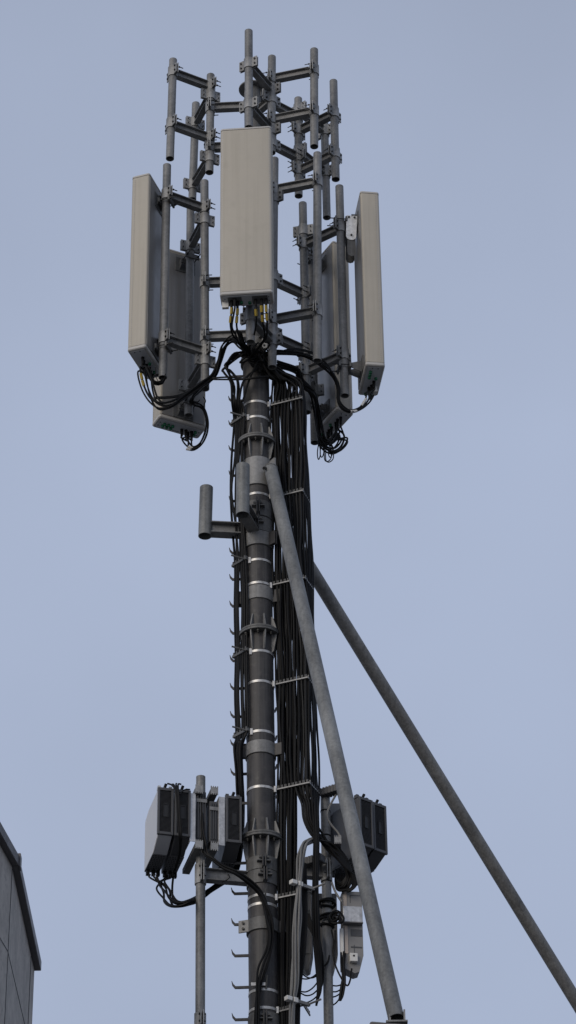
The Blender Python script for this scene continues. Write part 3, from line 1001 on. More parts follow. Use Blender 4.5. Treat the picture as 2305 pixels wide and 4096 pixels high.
for i, (y, cr) in enumerate(((1665, ('e', 1135, 1130)), (2237, ('g', 430, 895)), (2602, ('h', 430, 195)), (2923, ('h', 430, 985)))):
    ce = K(*cr, 19.98)
    root = thing('cable_bracket', ce, 'crossed rod and clip strapped to the mast ' + ['under the antennas', 'under the stub pipes', 'just below the middle flange', 'above the wide grey collar'][i], 'cable bracket', 'crossed cable clips on the mast')
    o, c, z = strap(root, y)
    bz = z + 0.0
    bx = c + V((-RMAST * 0.62, -RMAST * 0.82, 0))
    MB().box(V((bx.x, bx.y, z)), (0.022, 0.022, 0.06)).build('buckle', M_BAND, root, bevel=0.002)
    MB().tube([V((bx.x, bx.y, z)), V((bx.x - 0.155, bx.y + 0.03 - 0.07, z + 0.03))], 0.0075, 8).build('rod', M_ZINCD, root)
    jaw = MB()
    j0 = V((bx.x - 0.145, bx.y + 0.12, z + 0.02))
    j1 = V((bx.x - 0.02, bx.y - 0.02, z + 0.012))
    d = j1 - j0
    jaw.box((j0 + j1) / 2, (d.length, 0.03, 0.022), frame_M((0, 0, 0), d).to_3x3())
    for k in range(5):
        q = j0 + d * ((k + 0.5) / 5)
        jaw.box(q + V((0, 0, 0.02)), (0.012, 0.03, 0.022), frame_M((0, 0, 0), d).to_3x3())
    jaw.build('clip_rail', M_ZINCD, root)
    LBARS.append((j0, j1))
for y in (3613, 3957):
    root = thing('mast_strap', strap_y(y)[0], 'bright steel strap %s' % ('with an upright pin below a cable bar' if y == 3613 else 'holding a short clip on the thin black cables'), 'strap', 'plain straps low on the mast')
    o, c, z = strap(root, y)
    if y == 3613:
        MB().tube([c + V((0.02, -0.12, z - c.z)), c + V((0.025, -0.16, z - c.z + 0.10))], 0.007, 8).build('pin', M_ZINCD, root)
    else:
        MB().box(c + V((-0.04, -0.135, z - c.z + 0.03)), (0.11, 0.02, 0.025)).build('clip_rail', M_BAND, root)
        MB().tube([c + V((0.02, -0.12, z - c.z)), c + V((0.03, -0.15, z - c.z + 0.10))], 0.007, 8).build('pin', M_ZINCD, root)


# ------------------------------------------------------------------ cables
def cable(pts_, r, label, group, m=M_CABLE, name='cable', k=7, n=7):
    o = MB().tube(spline(pts_, k), r, n).build(name, m)
    return tag(o, label, 'cable', group)


def bundle(center, n, r, R, label, group, m=M_CABLE, starts=None, ends=None, spread=None, k=7, twist=0.35):
    """n separate cables packed round one route, each with its own twist and slack"""
    out = []
    cnt = len(center)
    for i in range(n):
        if n <= 2:
            a, rad = math.pi * i, 0.8
        elif i == 0 and n > 4:
            a, rad = 0.0, 0.12
        else:
            a, rad = 2 * math.pi * i / (n - (1 if n > 4 else 0)), 1.0
            if n > 8: rad = (1.0, 0.6)[i % 2]
        ph = random.uniform(0, 6.28)
        pts_ = []
        for j, p in enumerate(center):
            t = (center[min(j + 1, cnt - 1)] - center[max(j - 1, 0)]).normalized()
            sd_ = t.cross(V((0, 1, 0)))
            sd_ = sd_.normalized() if sd_.length > 1e-3 else V((1, 0, 0))
            up_ = sd_.cross(t)
            ang = a + twist * j + 0.35 * math.sin(1.1 * j + ph)
            w = R * rad * (spread[j] if spread else 1.0) * (1 + 0.22 * math.sin(1.7 * j + ph))
            pts_.append(p + sd_ * (math.cos(ang) * w) + up_ * (math.sin(ang) * w))
        if starts: pts_ = [starts[i % len(starts)], starts[i % len(starts)] + V((0, 0, -0.03))] + pts_
        if ends: pts_ = pts_ + [ends[i % len(ends)] + V((0, 0, -0.04)), ends[i % len(ends)]]
        o = cable(pts_, r * random.uniform(0.92, 1.1), label, group, m, k=k)
        out.append((o, pts_))
    return out


LR, GR = 'black feeder cable hanging in the broad curtain of cables clipped beside the mast', 'feeder cables in the broad curtain'
CR = 0.0090
mast_top_knot = K('f', 235, 470, 19.98)
for row in range(5):
    for s in range(9):
        t = (s + 0.5 + (0, 0.3, -0.2, 0.45, 0.1)[row] + random.uniform(-.1, .1)) / 9
        if t > 1: continue
        off = V((0.006 * (row - 1), (0.016, 0.036, 0.06, 0.084, 0.108)[row], 0))
        pts_ = []
        turn = t > 0.56
        # fan in from the mast top
        topk = mast_top_knot + V((random.uniform(-.02, .09), random.uniform(-.03, .05), random.uniform(-.05, .04)))
        pts_.append(topk)
        pts_.append(K('f', 345 + 120 * random.random(), 600 + 90 * random.random(), 20.0 + 0.02 * row))
        pts_.append(K('f', 405 + 225 * t + random.uniform(-22, 22), 745 - 20 * t + random.uniform(-28, 22), 20.05 - 0.06 * t + off.y))
        for b_ in range(5):
            p0, p1, p2 = RBARS[b_]
            q = p0 + (p1 - p0) * t + off
            pts_.append(q)
            if b_ < 4:
                r0, r1, r2 = RBARS[b_ + 1]
                q2 = r0 + (r1 - r0) * t + off
                for u in (0.33, 0.68):
                    w = q.lerp(q2, u)
                    pts_.append(w + V((random.uniform(-.013, .013), random.uniform(-.012, .012), 0)))
        if not turn:
            for b_ in (5, 6):
                p0, p1, p2 = RBARS[b_]
                q = p0 + (p1 - p0) * (t * 0.88) + off
                w = pts_[-1].lerp(q, 0.5)
                pts_.append(w + V((random.uniform(-.015, .01), random.uniform(-.01, .01), 0)))
                pts_.append(q)
            pts_.append(pts_[-1] + V((random.uniform(0, .02), 0.0, -0.9)))
        else:
            f_ = (t - 0.56) / 0.44
            sh = random.uniform(-30, 30)
            sy_ = random.uniform(-.05, .06)
            pts_ += [K('j', 520 + 70 * f_ + sh, 420, 20.05 + .02 * row + sy_), K('j', 545 + 60 * f_ + sh, 590, 20.05 + .02 * row + sy_), K('j', 640 + 60 * f_ + sh, 750, 20.08 + .02 * row + sy_),
                     K('j', 780 + 40 * f_, 860 + 2 * sh, 20.12 + .02 * row + sy_), K('j', 900 + 40 * f_, 990 + 2 * sh, 20.16), K('j', 935 + 50 * f_, 1120 + sh, 20.2),
                     K('j', 880 + 60 * f_, 1215 + sh, 20.22), K('j', 830 + 30 * f_, 1180 + sh, 20.28), K('j', 830 + 40 * f_, 1060, 20.34)]
        cable(pts_, CR * random.uniform(.7, 1.18), LR, GR, M_CABLE2 if random.random() < .35 else M_CABLE, k=5)
for s in range(6):      # along the second arm of the bars
    t = (s + 0.5) / 6
    pts_ = [mast_top_knot + V((0.05, .08, .02)), K('f', 480 + 10 * s, 690, 20.12), K('f', 600 + 6 * s, 735, 20.12)]
    for b_ in range(5):
        p0, p1, p2 = RBARS[b_]
        q = p1 + (p2 - p1) * t + V((0.004, .016, 0))
        pts_.append(q)
        if b_ < 4:
            r0, r1, r2 = RBARS[b_ + 1]
            q2 = r1 + (r2 - r1) * t + V((0.004, .016, 0))
            for u in (0.35, 0.7):
                pts_.append(q.lerp(q2, u) + V((random.uniform(-.012, .014), random.uniform(-.01, .01), 0)))
    sx = 11 * (s - 2.5) + random.uniform(-6, 6)
    jy = (0, .022, -.012, .02, -.005, .03)[s]
    pts_ += [K('j', 635 + sx, 480, 20.02 + jy), K('j', 645 + sx * .8, 720, 20.0 + jy), K('j', 640 + sx * .8, 1000, 20.0 + jy), K('j', 635 + sx * .8, 1250, 20.02 + jy), K('j', 640 + sx, 1500, 20.04 + jy), K('j', 650 + sx, 1780, 20.08),
             K('t', 590 + sx, 1000, 20.12), K('t', 600 + sx * .7, 1250, 20.12), K('t', 570 + sx * .3, 1460 - 14 * s, 20.14)]
    cable(pts_, CR, 'black feeder cable dropping past the radio boxes beside the pale pole', 'feeder cables beside the radio pole', k=5)

# narrow bundle on the other side of the mast
LL, GL = 'black cable in the narrow bundle behind the step pegs', 'narrow cable bundle by the step pegs'
for s in range(7):
    t = (s + 0.5) / 7
    if s < 5:
        pts_ = [K('o', 600 + 15 * s, 1240, 19.98), K('e', 1130 - 12 * s, 610 - 4 * s, 19.98), K('e', 1010 + 6 * s, 690, 19.97), K('e', 1000 + 18 * s, 745 - 2 * s, 19.98), K('e', 1075 + 14 * s, 860, 20.0)]
    else:
        pts_ = [K('o', 900, 1320, 19.98), K('e', 1320 + 20 * (s - 5), 690, 19.96), K('e', 1215 + 15 * (s - 5), 820, 19.96), K('e', 1165 + 14 * (s - 5), 1000, 19.98)]
    pts_ = [p + V((random.uniform(-.018, .018), random.uniform(-.035, .035), random.uniform(-.02, .02))) for p in pts_]
    pts_.append(K('e', 1085 + 16 * s, 1040, 20.02))
    for b_, (j0, j1) in enumerate(LBARS):
        q = j0 + (j1 - j0) * (0.1 + 0.85 * t)
        pts_.append(q)
        if b_ < 3:
            q2 = LBARS[b_ + 1][0] + (LBARS[b_ + 1][1] - LBARS[b_ + 1][0]) * (0.1 + 0.85 * t)
            for u in ((0.25, 0.5, 0.75) if b_ == 0 else (0.5,)):
                bulge = -0.03 if (b_ == 0) else 0
                pts_.append(q.lerp(q2, u) + V((random.uniform(-.012, .012) + bulge * (1 - abs(u - .5) * 2), random.uniform(-.01, .01), 0)))
    jy = (0, .02, -.015, .025, -.02, .015, 0)[s]
    jx = (0, 14, 30, 5, 44, 58, 24)[s]
    pts_ += [K('h', 380 + jx * 1.3, 1180, 20.06 + jy), K('h', 398 + jx, 1400, 20.10 + jy), K('h', 410 + jx, 1650, 20.16 + jy), K('i', 1005 + jx * .8, 500, 20.25 + jy), K('i', 1000 + jx * .7, 800, 20.3 + jy), K('i', 960 + jx * .8, 1030, 20.34), K('i', 900 + jx, 1130, 20.3)]
    cable(pts_, CR * random.uniform(1.0, 1.25), LL, GL, k=5)

# cables from the antennas into the knot at the mast top
tag_me = MB().box((0, 0, 0), (0.019, 0.019, 0.058)).mesh('name_tag', M_YELLOW)


def with_tags(o, pts_, dists):
    sp = spline(pts_, 12)
    for ds in dists:
        acc = 0
        for i in range(1, len(sp) - 1):
            acc += (sp[i] - sp[i - 1]).length
            if acc >= ds:
                d = sp[i + 1] - sp[i - 1]
                place('name_tag', tag_me, frame_M(sp[i], d.orthogonal(), d), o)
                break


knot = [K('o', 640 + random.uniform(-60, 80), 1270 + random.uniform(-60, 60), 19.95) for _ in range(8)]
for i, w in enumerate(W_front):
    mids = [K('o', (300, 420, 800, 930, 1010, 330)[i], (650, 690, 620, 640, 640, 700)[i], 19.40), K('o', (340, 470, 760, 960, 1000, 400)[i], (860, 880, 860, 880, 890, 860)[i], 19.55),
            K('o', (470, 540, 700, 900, 920, 460)[i], 1030, 19.75)]
    pts_ = [w, w + V((0, 0, -0.05))] + mids + [knot[i]]
    o = cable(pts_, 0.0085, *(('black jumper cable with yellow tags under the broad beige antenna', 'jumpers of the beige antenna') if i != 5 else ('untagged black jumper cable among the yellow tagged ones', None)))
    if i != 5:
        with_tags(o, pts_, (0.045, 0.118) if i not in (2,) else (0.07,))
for i in range(4):
    pts_ = [K('o', 420 + 30 * i, 760 + 20 * i, 19.6), K('o', 500 + 20 * i, 1000, 19.75), K('o', 560 + 30 * i, 1150, 19.9), knot[i]]
    cable(pts_, 0.0075, 'black cable gathered into the dark knot at the mast top', 'knot of cables at the mast top')
for i in range(24):
    a = random.uniform(0, 6.28)
    p = K('o', random.uniform(580, 960), random.uniform(980, 1300), random.uniform(19.86, 20.02))
    pts_ = [p, p + V((random.uniform(-.06, .08), -0.02, random.uniform(-.12, -.05))), K('o', random.uniform(650, 1000), random.uniform(1250, 1420), 19.97), K('o', random.uniform(850, 1080), random.uniform(1420, 1600), 20.0)]
    cable(pts_, 0.008, 'black cable gathered into the dark knot at the mast top', 'knot of cables at the mast top')

# left antenna: hanging loops that run back to the mast
LN, GN = 'black jumper cable sagging from the edge on antenna back to the mast', 'sagging jumpers of the edge on antenna'
ctr = [K('e', 235, 720, 19.92), K('e', 260, 880, 19.93), K('e', 320, 1010, 19.93), K('e', 400, 1065, 19.93), K('e', 490, 1060, 19.93), K('e', 580, 1010, 19.95), K('e', 690, 935, 19.98), K('e', 800, 860, 20.02), K('e', 905, 775, 20.08),
       K('e', 960, 640, 20.06), K('e', 1010, 500, 20.0), K('e', 1090, 425, 19.93), K('e', 1180, 480, 19.9), K('o', 640, 1200, 19.93)]
for i, (o, pts_) in enumerate(bundle(ctr, 6, 0.0082, 0.02, LN, GN, starts=W_left, spread=[2.3, 2.6, 2.3, 1.7, 1.3, 1.1, 1, .9, .9, 1, 1.2, 1.4, 1.6, 1.2])):
    if i in (3,):
        with_tags(o, pts_, (0.30, 0.375))
for i in range(2):
    pts_ = [K('e', 345, 985 + 15 * i, 19.93), K('e', 450, 985 + 12 * i, 19.93), K('e', 580, 965 + 10 * i, 19.95), K('e', 720, 900 + 10 * i, 20.0), K('e', 850, 820, 20.06), K('e', 930, 800 + 16 * i, 20.05), K('e', 1060, 795 + 22 * i, 20.0), K('e', 1200, 810 + 6 * i, 19.95), K('e', 1330, 795 + 6 * i, 19.93), K('e', 1440, 785 + 6 * i, 19.96)]
    cable(pts_, 0.0078, 'black cable crossing level in front of the mast below the frame', 'level cables across the mast top')
pts_ = [K('e', 345, 700, 19.9), K('e', 350, 790, 19.93), K('e', 390, 850, 19.95), K('e', 430, 800, 19.94), K('e', 440, 760, 19.92)]
cable(pts_, 0.0035, 'thin black wire coiled under the end of the edge on antenna pipe', None)
for i in range(4):
    c = K('e', 365, 790, 19.94)
    pts_ = [c + V((math.cos(a) * (.04 + .006 * i), .02 + .01 * i, math.sin(a) * (.04 + .004 * i))) for a in [k * math.pi / 4 for k in range(8)]]
    cable(pts_ + [pts_[0]], 0.006, 'small coil of black cable behind a pipe end', 'coiled cable turns at a pipe end')

# back antenna with the green ports: loop on its right
LB, GB = 'black jumper cable in the loop below the green capped ports', 'loop of jumpers below the green ports'
ctr = [K('q', 850, 1690, 20.72), K('q', 870, 1790, 20.70), K('q', 920, 1860, 20.66), K('q', 1000, 1865, 20.6), K('q', 1110, 1780, 20.55), K('q', 1195, 1600, 20.5), K('q', 1222, 1400, 20.48), K('q', 1180, 1210, 20.46), K('q', 1110, 1110, 20.44), K('q', 1010, 1070, 20.42),
       K('q', 930, 1020, 20.4), K('q', 1000, 900, 20.3), K('q', 1150, 760, 20.15), K('q', 1330, 560, 20.08)]
bundle(ctr, 4, 0.0085, 0.013, LB, GB, starts=W_bl, spread=[3.2, 2.2, 1.4, 1, .9, .9, .9, .9, 1, 1, 1, 1.1, 1, 1], twist=0.15)
pts_ = [K('q', 1150, 940, 20.44), K('q', 1190, 1010, 20.44), K('q', 1165, 1110, 20.46), K('q', 1190, 1300, 20.48), K('q', 1190, 1500, 20.5), K('q', 1130, 1700, 20.53), K('q', 1050, 1830, 20.57)]
cable(pts_, 0.005, 'thin black wire inside the loop below the green ports', None)
for f, nm in (((870, 1845, 960, 1870), 0), ((840, 1885, 915, 1900), 0)):
    a_, b_ = K('q', f[0], f[1], 20.62), K('q', f[2], f[3], 20.62)
    tag(MB().tube([a_, b_], 0.0115, 8).build('cable_sleeve', M_WHITE), 'white marker sleeve on the cable loop under the green ports', 'sleeve', 'white sleeves on the cable loop')

# right antenna
LRt, GRt = 'black jumper cable looping from the antenna with white arms back to the mast', 'looping jumpers of the antenna with white arms'
ctr = [K('p', 1165, 780, 20.28), K('p', 1125, 880, 20.28), K('p', 1030, 985, 20.26), K('p', 890, 1035, 20.22), K('p', 770, 985, 20.2), K('p', 705, 870, 20.18), K('p', 705, 720, 20.17), K('p', 670, 590, 20.15), K('p', 590, 470, 20.12), K('p', 450, 350, 20.08), K('p', 300, 260, 20.04),
       K('p', 120, 200, 20.0), K('f', 430, 475, 19.98), K('f', 350, 490, 19.98), K('f', 270, 520, 19.98)]
bundle(ctr, 4, 0.0082, 0.013, LRt, GRt, starts=W_right, spread=[2.2, 1.6, 1, .9, .9, 1, 1, 1.1, 1, 1.1, 1.2, 1.2, 1.2, 1.2, 1.2], twist=0.2)
for i in range(3):
    pts_ = [K('p', 640, 540 + 12 * i, 20.14), K('p', 560, 380 + 10 * i, 20.1), K('p', 460, 270 + 6 * i, 20.12), K('p', 330, 185 + 8 * i, 20.1), K('p', 150, 130 + 8 * i, 20.05), K('p', 0, 130 + 12 * i, 20.0), K('f', 400, 490 + 8 * i, 19.97), K('f', 300, 540, 19.97)]
    cable(pts_, 0.007, 'black cable arching over the crossbar from the mast top', 'arching cables over the crossbar')
a_, b_ = K('p', 880, 1040, 20.215), K('p', 970, 1030, 20.235)
tag(MB().tube([a_, b_], 0.0125, 8).build('cable_sleeve', M_WHITE), 'white marker sleeve on the looping cables under the white arms', 'sleeve')
a_, b_ = K('p', 1040, 955, 20.255), K('p', 1105, 850, 20.275)
tag(MB().tube([a_, b_], 0.0125, 8).build('cable_sleeve', M_WHITE), 'long white marker sleeve climbing to the antenna with white arms', 'sleeve')

# back right antenna: thick drop and bottom loops
LT, GT = 'black cable in the thick drop looping up to the half hidden antenna', 'thick cable drop of the half hidden antenna'
ctr = [K('f', 430, 560, 20.05), K('p', 95, 430, 20.12), K('p', 150, 600, 20.18), K('p', 320, 750, 20.34), K('p', 385, 930, 20.5), K('p', 415, 1150, 20.6), K('p', 440, 1380, 20.66), K('p', 500, 1540, 20.7), K('p', 610, 1605, 20.74), K('p', 720, 1555, 20.78), K('p', 780, 1420, 20.8)]
bundle(ctr, 6, 0.0085, 0.026, LT, GT, ends=W_br, spread=[1, 1, 1, 1, 1.1, 1.1, 1.1, 1, 1, 1.1, 1.3])
ctr = [K('f', 440, 590, 20.05), K('p', 110, 470, 20.14), K('p', 180, 640, 20.2), K('p', 345, 790, 20.36), K('p', 400, 980, 20.52), K('p', 430, 1200, 20.6), K('p', 470, 1400, 20.66), K('p', 560, 1490, 20.7), K('p', 650, 1440, 20.76), K('p', 690, 1340, 20.79)]
bundle(ctr, 4, 0.0085, 0.018, LT, GT, ends=W_br[1:5])
for i, (x0, x1, yb) in enumerate(((400, 440, 1730), (440, 490, 1700), (500, 600, 1760), (520, 630, 1770), (560, 620, 1700))):
    pts_ = [K('p', x0 + 20, 1480, 20.68), K('p', x0, 1620, 20.68), K('p', x0 + 5, yb - 25, 20.68), K('p', (x0 + x1) / 2, yb, 20.7), K('p', x1, yb - 60, 20.72), K('p', x1 - 5, 1560, 20.73), K('p', x1 - 40, 1500, 20.74)]
    cable(pts_, 0.005, 'thin black wire loop hanging lowest under the half hidden antenna', 'small wire loops under the half hidden antenna')

# ------------------------------------------------------------------ radio pole left with boxes
lp0, lp1 = P(801, 4140, 20.05), K('i', 637, 165, 20.05)
lp = thing('radio_pole', lp0, 'slim galvanised pole carrying three dark finned radio boxes', 'pole')
MB().pipe(lp0, lp1, 0.0375).build('pipe', M_ZINC, lp)
za = K('i', 640, 1110, 20.05).z
pa, pm = at_z((lp0, lp1), za), maxis(za)
dd = (pm - pa)
dd.z = 0
dd.normalize()
ibeam(MB(), pa + dd * 0.045, pm - dd * 0.118, 0.10, 0.075).build('mast_arm', M_ZINC, lp)
clamp(lp, pa, dd, 0.0375, 0.17)
zb = P(801, 4085, 20.05).z
clamp(lp, at_z((lp0, lp1), zb), dd, 0.0375, 0.12)

slat_me = None


def radio_box(name, O, u, v, W, H, label, group, side_m, depth=0.52):
    """O = front top left corner; u across the front, v into the depth"""
    u, v = V(u).normalized(), V(v).normalized()
    z = V((0, 0, 1))
    root = thing(name, O + u * W / 2 + v * depth / 2 - z * (H + 0.07), label, 'radio unit', group)
    prof = [(0.012, 0), (depth * .77, 0), (depth, -.04), (depth, -H - .07), (depth * .34, -H - .075), (0.012, -H)]
    MB().prism(prof, O + u * 0.006, v, z, u, W - 0.012).build('housing', side_m, root, bevel=0.006)
    # front frame and fins
    f = MB()
    f.box(O + u * 0.009 - z * H / 2, (0.018, 0.024, H), Matrix((u, v, z)).transposed())
    f.box(O + u * (W - 0.009) - z * H / 2, (0.018, 0.024, H), Matrix((u, v, z)).transposed())
    f.box(O + u * W / 2 - z * 0.0125, (W - 0.036, 0.024, 0.025), Matrix((u, v, z)).transposed())
    f.box(O + u * W / 2 - z * (H - 0.0125), (W - 0.036, 0.024, 0.025), Matrix((u, v, z)).transposed())
    f.build('front_frame', M_RRU, root, bevel=0.003)
    n_ = 34
    sl = MB().box((0, 0, 0), (W - 0.036, 0.012, 0.0035), Matrix((u, v, z)).transposed()).mesh('fin', M_FIN)
    MB().box(O + u * W / 2 + v * 0.013 - z * H / 2, (W - 0.034, 0.006, H - 0.04), Matrix((u, v, z)).transposed()).build('grille_back', M_RRUG, root)
    for k in range(n_):
        place('fin', sl, Matrix.Translation(O + u * W / 2 - z * (0.03 + (H - 0.06) * (k + .5) / n_)), root)
    w = MB()
    wz, ww, wh = -H * 0.49, 0.038, 0.11
    for sx, sz, bw, bh in ((-1, 0, 0.004, wh), (1, 0, 0.004, wh), (0, -1, ww, 0.004), (0, 1, ww, 0.004)):
        w.box(O + u * (W * .52 + sx * ww / 2) - v * 0.009 + z * (wz + sz * wh / 2), (bw, 0.006, bh), Matrix((u, v, z)).transposed())
    w.box(O + u * (W * .52) - v * 0.0075 + z * wz, (ww - .006, 0.002, wh - .006), Matrix((u, v, z)).transposed())
    w.build('status_window', M_RRUG, root)
    # perforated floor plate
    fl = MB()
    fl.box(O + u * W / 2 + v * (depth * .67) - z * (H + .078), (W - .01, depth * .6, 0.005), Matrix((u, v, z)).transposed())
    fl.build('floor_plate', M_RRUU, root)
    hl = MB()
    for i in range(5):
        for j in range(9):
            hl.box(O + u * (W * (i + .7 + .3 * (j % 2)) / 6) + v * (depth * (.40 + .06 * j)) - z * (H + .081), (0.010, 0.012, 0.003), Matrix((u, v, z)).transposed())
    o = hl.build('vent_holes', M_RRUG, root)
    o['kind'] = 'stuff'
    # carry handles / latches on top and connector sockets below
    t_ = MB()
    t_.box(O + u * W * .5 + v * 0.05 + z * 0.012, (W * .9, 0.05, 0.012), Matrix((u, v, z)).transposed()).box(O + u * W * .15 + v * 0.05 + z * 0.022, (0.025, 0.035, 0.03), Matrix((u, v, z)).transposed()).box(O + u * W * .85 + v * 0.05 + z * 0.022, (0.025, 0.035, 0.03), Matrix((u, v, z)).transposed())
    t_.build('handle', M_BAND if side_m is M_RRUS else M_RRU, root)
    MB().cyl(O + u * W * .48 + v * .03 + z * .02, O + u * W * .55 + v * .02 + z * .05, 0.012, n=8).build('cable_gland', M_CABLE, root)
    for fx in (.2, .55, .85):
        MB().box(O + u * W * fx + v * (depth - .05) - z * (H + .10), (0.026, 0.035, 0.045), Matrix((u, v, z)).transposed()).build('socket', M_CABLE, root)
    return root


UL = V((0.97, 0.25, 0)).normalized()
VL = V((-UL.y, UL.x, 0))
YF = 19.82
O1 = K('i', 222, 265, YF)
Hr = (K('i', 225, 265, YF) - K('i', 230, 715, YF)).z
WL = 0.128
O2 = O1 + UL * 0.137
O3 = K('i', 880, 345, YF + 0.137)
radio_box('radio_unit', O1, UL, VL, WL, Hr, 'finned radio box at the outer end of the slim pole, pale flank showing', 'finned radio boxes on the poles', M_RRUS)
radio_box('radio_unit', O2, UL, VL, WL, Hr, 'finned radio box between the outer box and the pale metal plate', 'finned radio boxes on the poles', M_RRU)
radio_box('radio_unit', O3, UL, VL, WL, Hr, 'finned radio box between the slim pole and the mast', 'finned radio boxes on the poles', M_RRU)
# mounting plates and toothed rails
zz = V((0, 0, 1))
for (px, py, Y, hh, ww, lab) in ((535, 318, YF + .07, 0.425, 0.045, 'pale upright mounting plate beside the paired radio boxes'), (812, 352, YF + .125, 0.43, 0.05, 'pale upright mounting plate beside the single radio box')):
    O = K('i', px, py, Y)
    o = MB().box(O + UL * ww / 2 - zz * hh / 2 + VL * 0.004, (ww, 0.006, hh), Matrix((UL, VL, zz)).transposed()).box(O + UL * 0.003 - zz * hh / 2 + VL * 0.08, (0.006, 0.146, hh), Matrix((UL, VL, zz)).transposed()) \
        .build('mounting_plate', M_ZINCB, None, bevel=0.001)
    tag(o, lab, 'plate', 'pale plates between the radio boxes')


def rail(px, py, Y, L_, lab):
    O = K('i', px, py, Y)
    root = thing('mounting_rail', O, lab, 'rail', 'toothed rails holding the radio boxes')
    R_ = Matrix((UL, VL, zz)).transposed()
    MB().box(O + VL * (L_ / 2), (0.058, L_, 0.006), R_).box(O + UL * 0.026 + VL * (L_ / 2) + zz * .02, (0.006, L_, 0.034), R_).box(O - UL * 0.026 + VL * (L_ / 2) + zz * .02, (0.006, L_, 0.034), R_).build('channel', M_ZINCD, root)
    e_ = MB().box(O - VL * 0.004 + zz * 0.02, (0.060, 0.006, 0.055), R_)
    for k in range(4):
        e_.box(O - VL * 0.004 + UL * (-0.0255 + 0.017 * k) + zz * (-0.012), (0.009, 0.006, 0.012), R_)
        e_.box(O - VL * 0.004 + UL * (-0.0255 + 0.017 * k) + zz * (0.052), (0.009, 0.006, 0.012), R_)
    e_.build('toothed_end', M_CLAMP, root)


rail(620, 305, YF + .08, 0.3, 'toothed rail at the upper end of the paired radio boxes')
rail(768, 318, YF + .11, 0.42, 'toothed rail at the upper end of the single radio box')
rail(620, 838, YF + .05, 0.48, 'toothed rail at the lower end of the paired radio boxes')
rail(768, 858, YF + .11, 0.35, 'toothed rail at the lower end of the single radio box')

R_ = Matrix((UL, VL, zz)).transposed()
for (px, py, Y, sx, sy, hh, lab) in ((635, 560, YF + .16, .075, .06, .44, 'dark upright mounting block behind the cables between the pale plates'), (745, 640, YF + .22, .075, .16, .36, 'dark mounting block beside the slim pole, behind the toothed rails')):
    O = K('i', px, py, Y)
    root = thing('mounting_block', O - zz * hh / 2, lab, 'mounting block')
    MB().box(O, (sx, sy, hh), R_).build('body', M_RRU, root, bevel=.004)
    for k in range(4):
        MB().box(O - VL * (sy / 2 + .006) + UL * (sx * (k - 1.5) / 4), (.006, .012, hh * .9), R_).build('fin', M_RRU, root)
    MB().box(O + zz * hh * .3 - VL * (sy / 2 + .014), (sx * 1.1, .004, .03), R_).build('fixing_strip', M_ZINC, root)
# cables of these boxes
LJ, GJ = 'black cable drooping from the paired radio boxes round the slim pole', 'drooping cables of the paired radio boxes'
st = [K('r', x, 1370, 20.26) for x in (140, 205, 240, 350, 375, 430, 460)]
ctr = [K('r', 330, 1540, 20.2), K('r', 380, 1680, 20.1), K('r', 460, 1765, 20.02), K('r', 570, 1785, 19.97), K('r', 680, 1760, 19.96), K('r', 770, 1725, 20.13), K('r', 880, 1655, 20.15), K('r', 1000, 1575, 20.17), K('r', 1120, 1495, 20.19), K('r', 1210, 1440, 20.24), K('r', 1200, 1380, 20.3)]
bundle(ctr, 7, 0.0085, 0.022, LJ, GJ, starts=st, spread=[2.6, 1.9, 1.3, 1.0, .9, .8, .8, .8, .8, .8, .8], twist=0.2)
LV, GV = 'black cable running down the finned fronts of the paired radio boxes', 'cables on the fronts of the paired radio boxes'
for i in range(4):
    d = 12 * i
    pts_ = [K('r', 385 + 60 * i, 118 + 10 * (i % 2), 19.86), K('r', 440 + 30 * i, 140 - 4 * i, 19.83), K('r', 490 + 14 * i, 210, 19.80), K('r', 508 + d * .9, 330, 19.79), K('r', 520 + d * .8, 520, 19.79), K('r', 530 + d * .9, 700, 19.80), K('r', 545 + d * .8, 850, 19.82), K('r', 550 + d * .5, 980, 19.9),
            K('r', 535 + d * .4, 1120, 20.0), K('r', 500 + d * .4, 1240, 20.1), K('r', 460 + d * .4, 1340, 20.18)]
    cable(pts_, 0.007, LV, GV)
pts_ = [K('r', 690, 200, 19.86), K('r', 640, 200, 19.84), K('r', 590, 220, 19.82), K('r', 555, 270, 19.80)]
cable(pts_, 0.006, 'short black cable curling over the second radio box', None)
ctr = [K('r', 835, 300, 19.97), K('r', 860, 520, 19.96), K('r', 865, 750, 19.95), K('r', 885, 950, 19.93), K('r', 915, 1085, 19.9), K('r', 1010, 1165, 19.88), K('r', 1150, 1270, 19.88), K('i', 990, 1095, 19.88), K('i', 1125, 1195, 19.93), K('i', 1215, 1295, 19.97), K('i', 1265, 1420, 19.98), K('i', 1300, 1560, 19.98), K('i', 1315, 1700, 19.98),
       K('i', 1290, 1850, 19.98), K('k', 290, 720, 19.98), K('k', 262, 840, 19.98), K('k', 250, 1000, 19.98), K('k', 245, 1200, 19.98), K('k', 245, 1600, 19.98)]
bundle(ctr, 5, 0.0088, 0.014, 'black cable sweeping from the slim pole over the mast front and down', 'cables sweeping over the mast front', spread=[1, 1, 1, 1, 1, 1, 1, 1, 1, 1, 1.2, 1.5, 1.6, 1.8, 1.8, 1.3, 1.3, 1.3, 1.3])
for i in range(5):
    pts_ = [K('r', 800 + 22 * i, 290, 19.99), K('r', 815 + 20 * i, 500, 19.99), K('r', 800 + 24 * i, 700, 19.98), K('r', 830 + 14 * i, 880, 19.98), K('r', 870 + 8 * i, 1020, 19.97)]
    cable(pts_, 0.010, 'black cable packed upright between the pale plates', 'upright cables between the pale plates')
pts_ = [K('r', 1215, 1370, 20.1), K('r', 1240, 1410, 20.0), K('r', 1200, 1450, 19.98), K('r', 1130, 1480, 20.0)]
cable(pts_, 0.004, 'thin black tie wire under the slim pole arm', None)

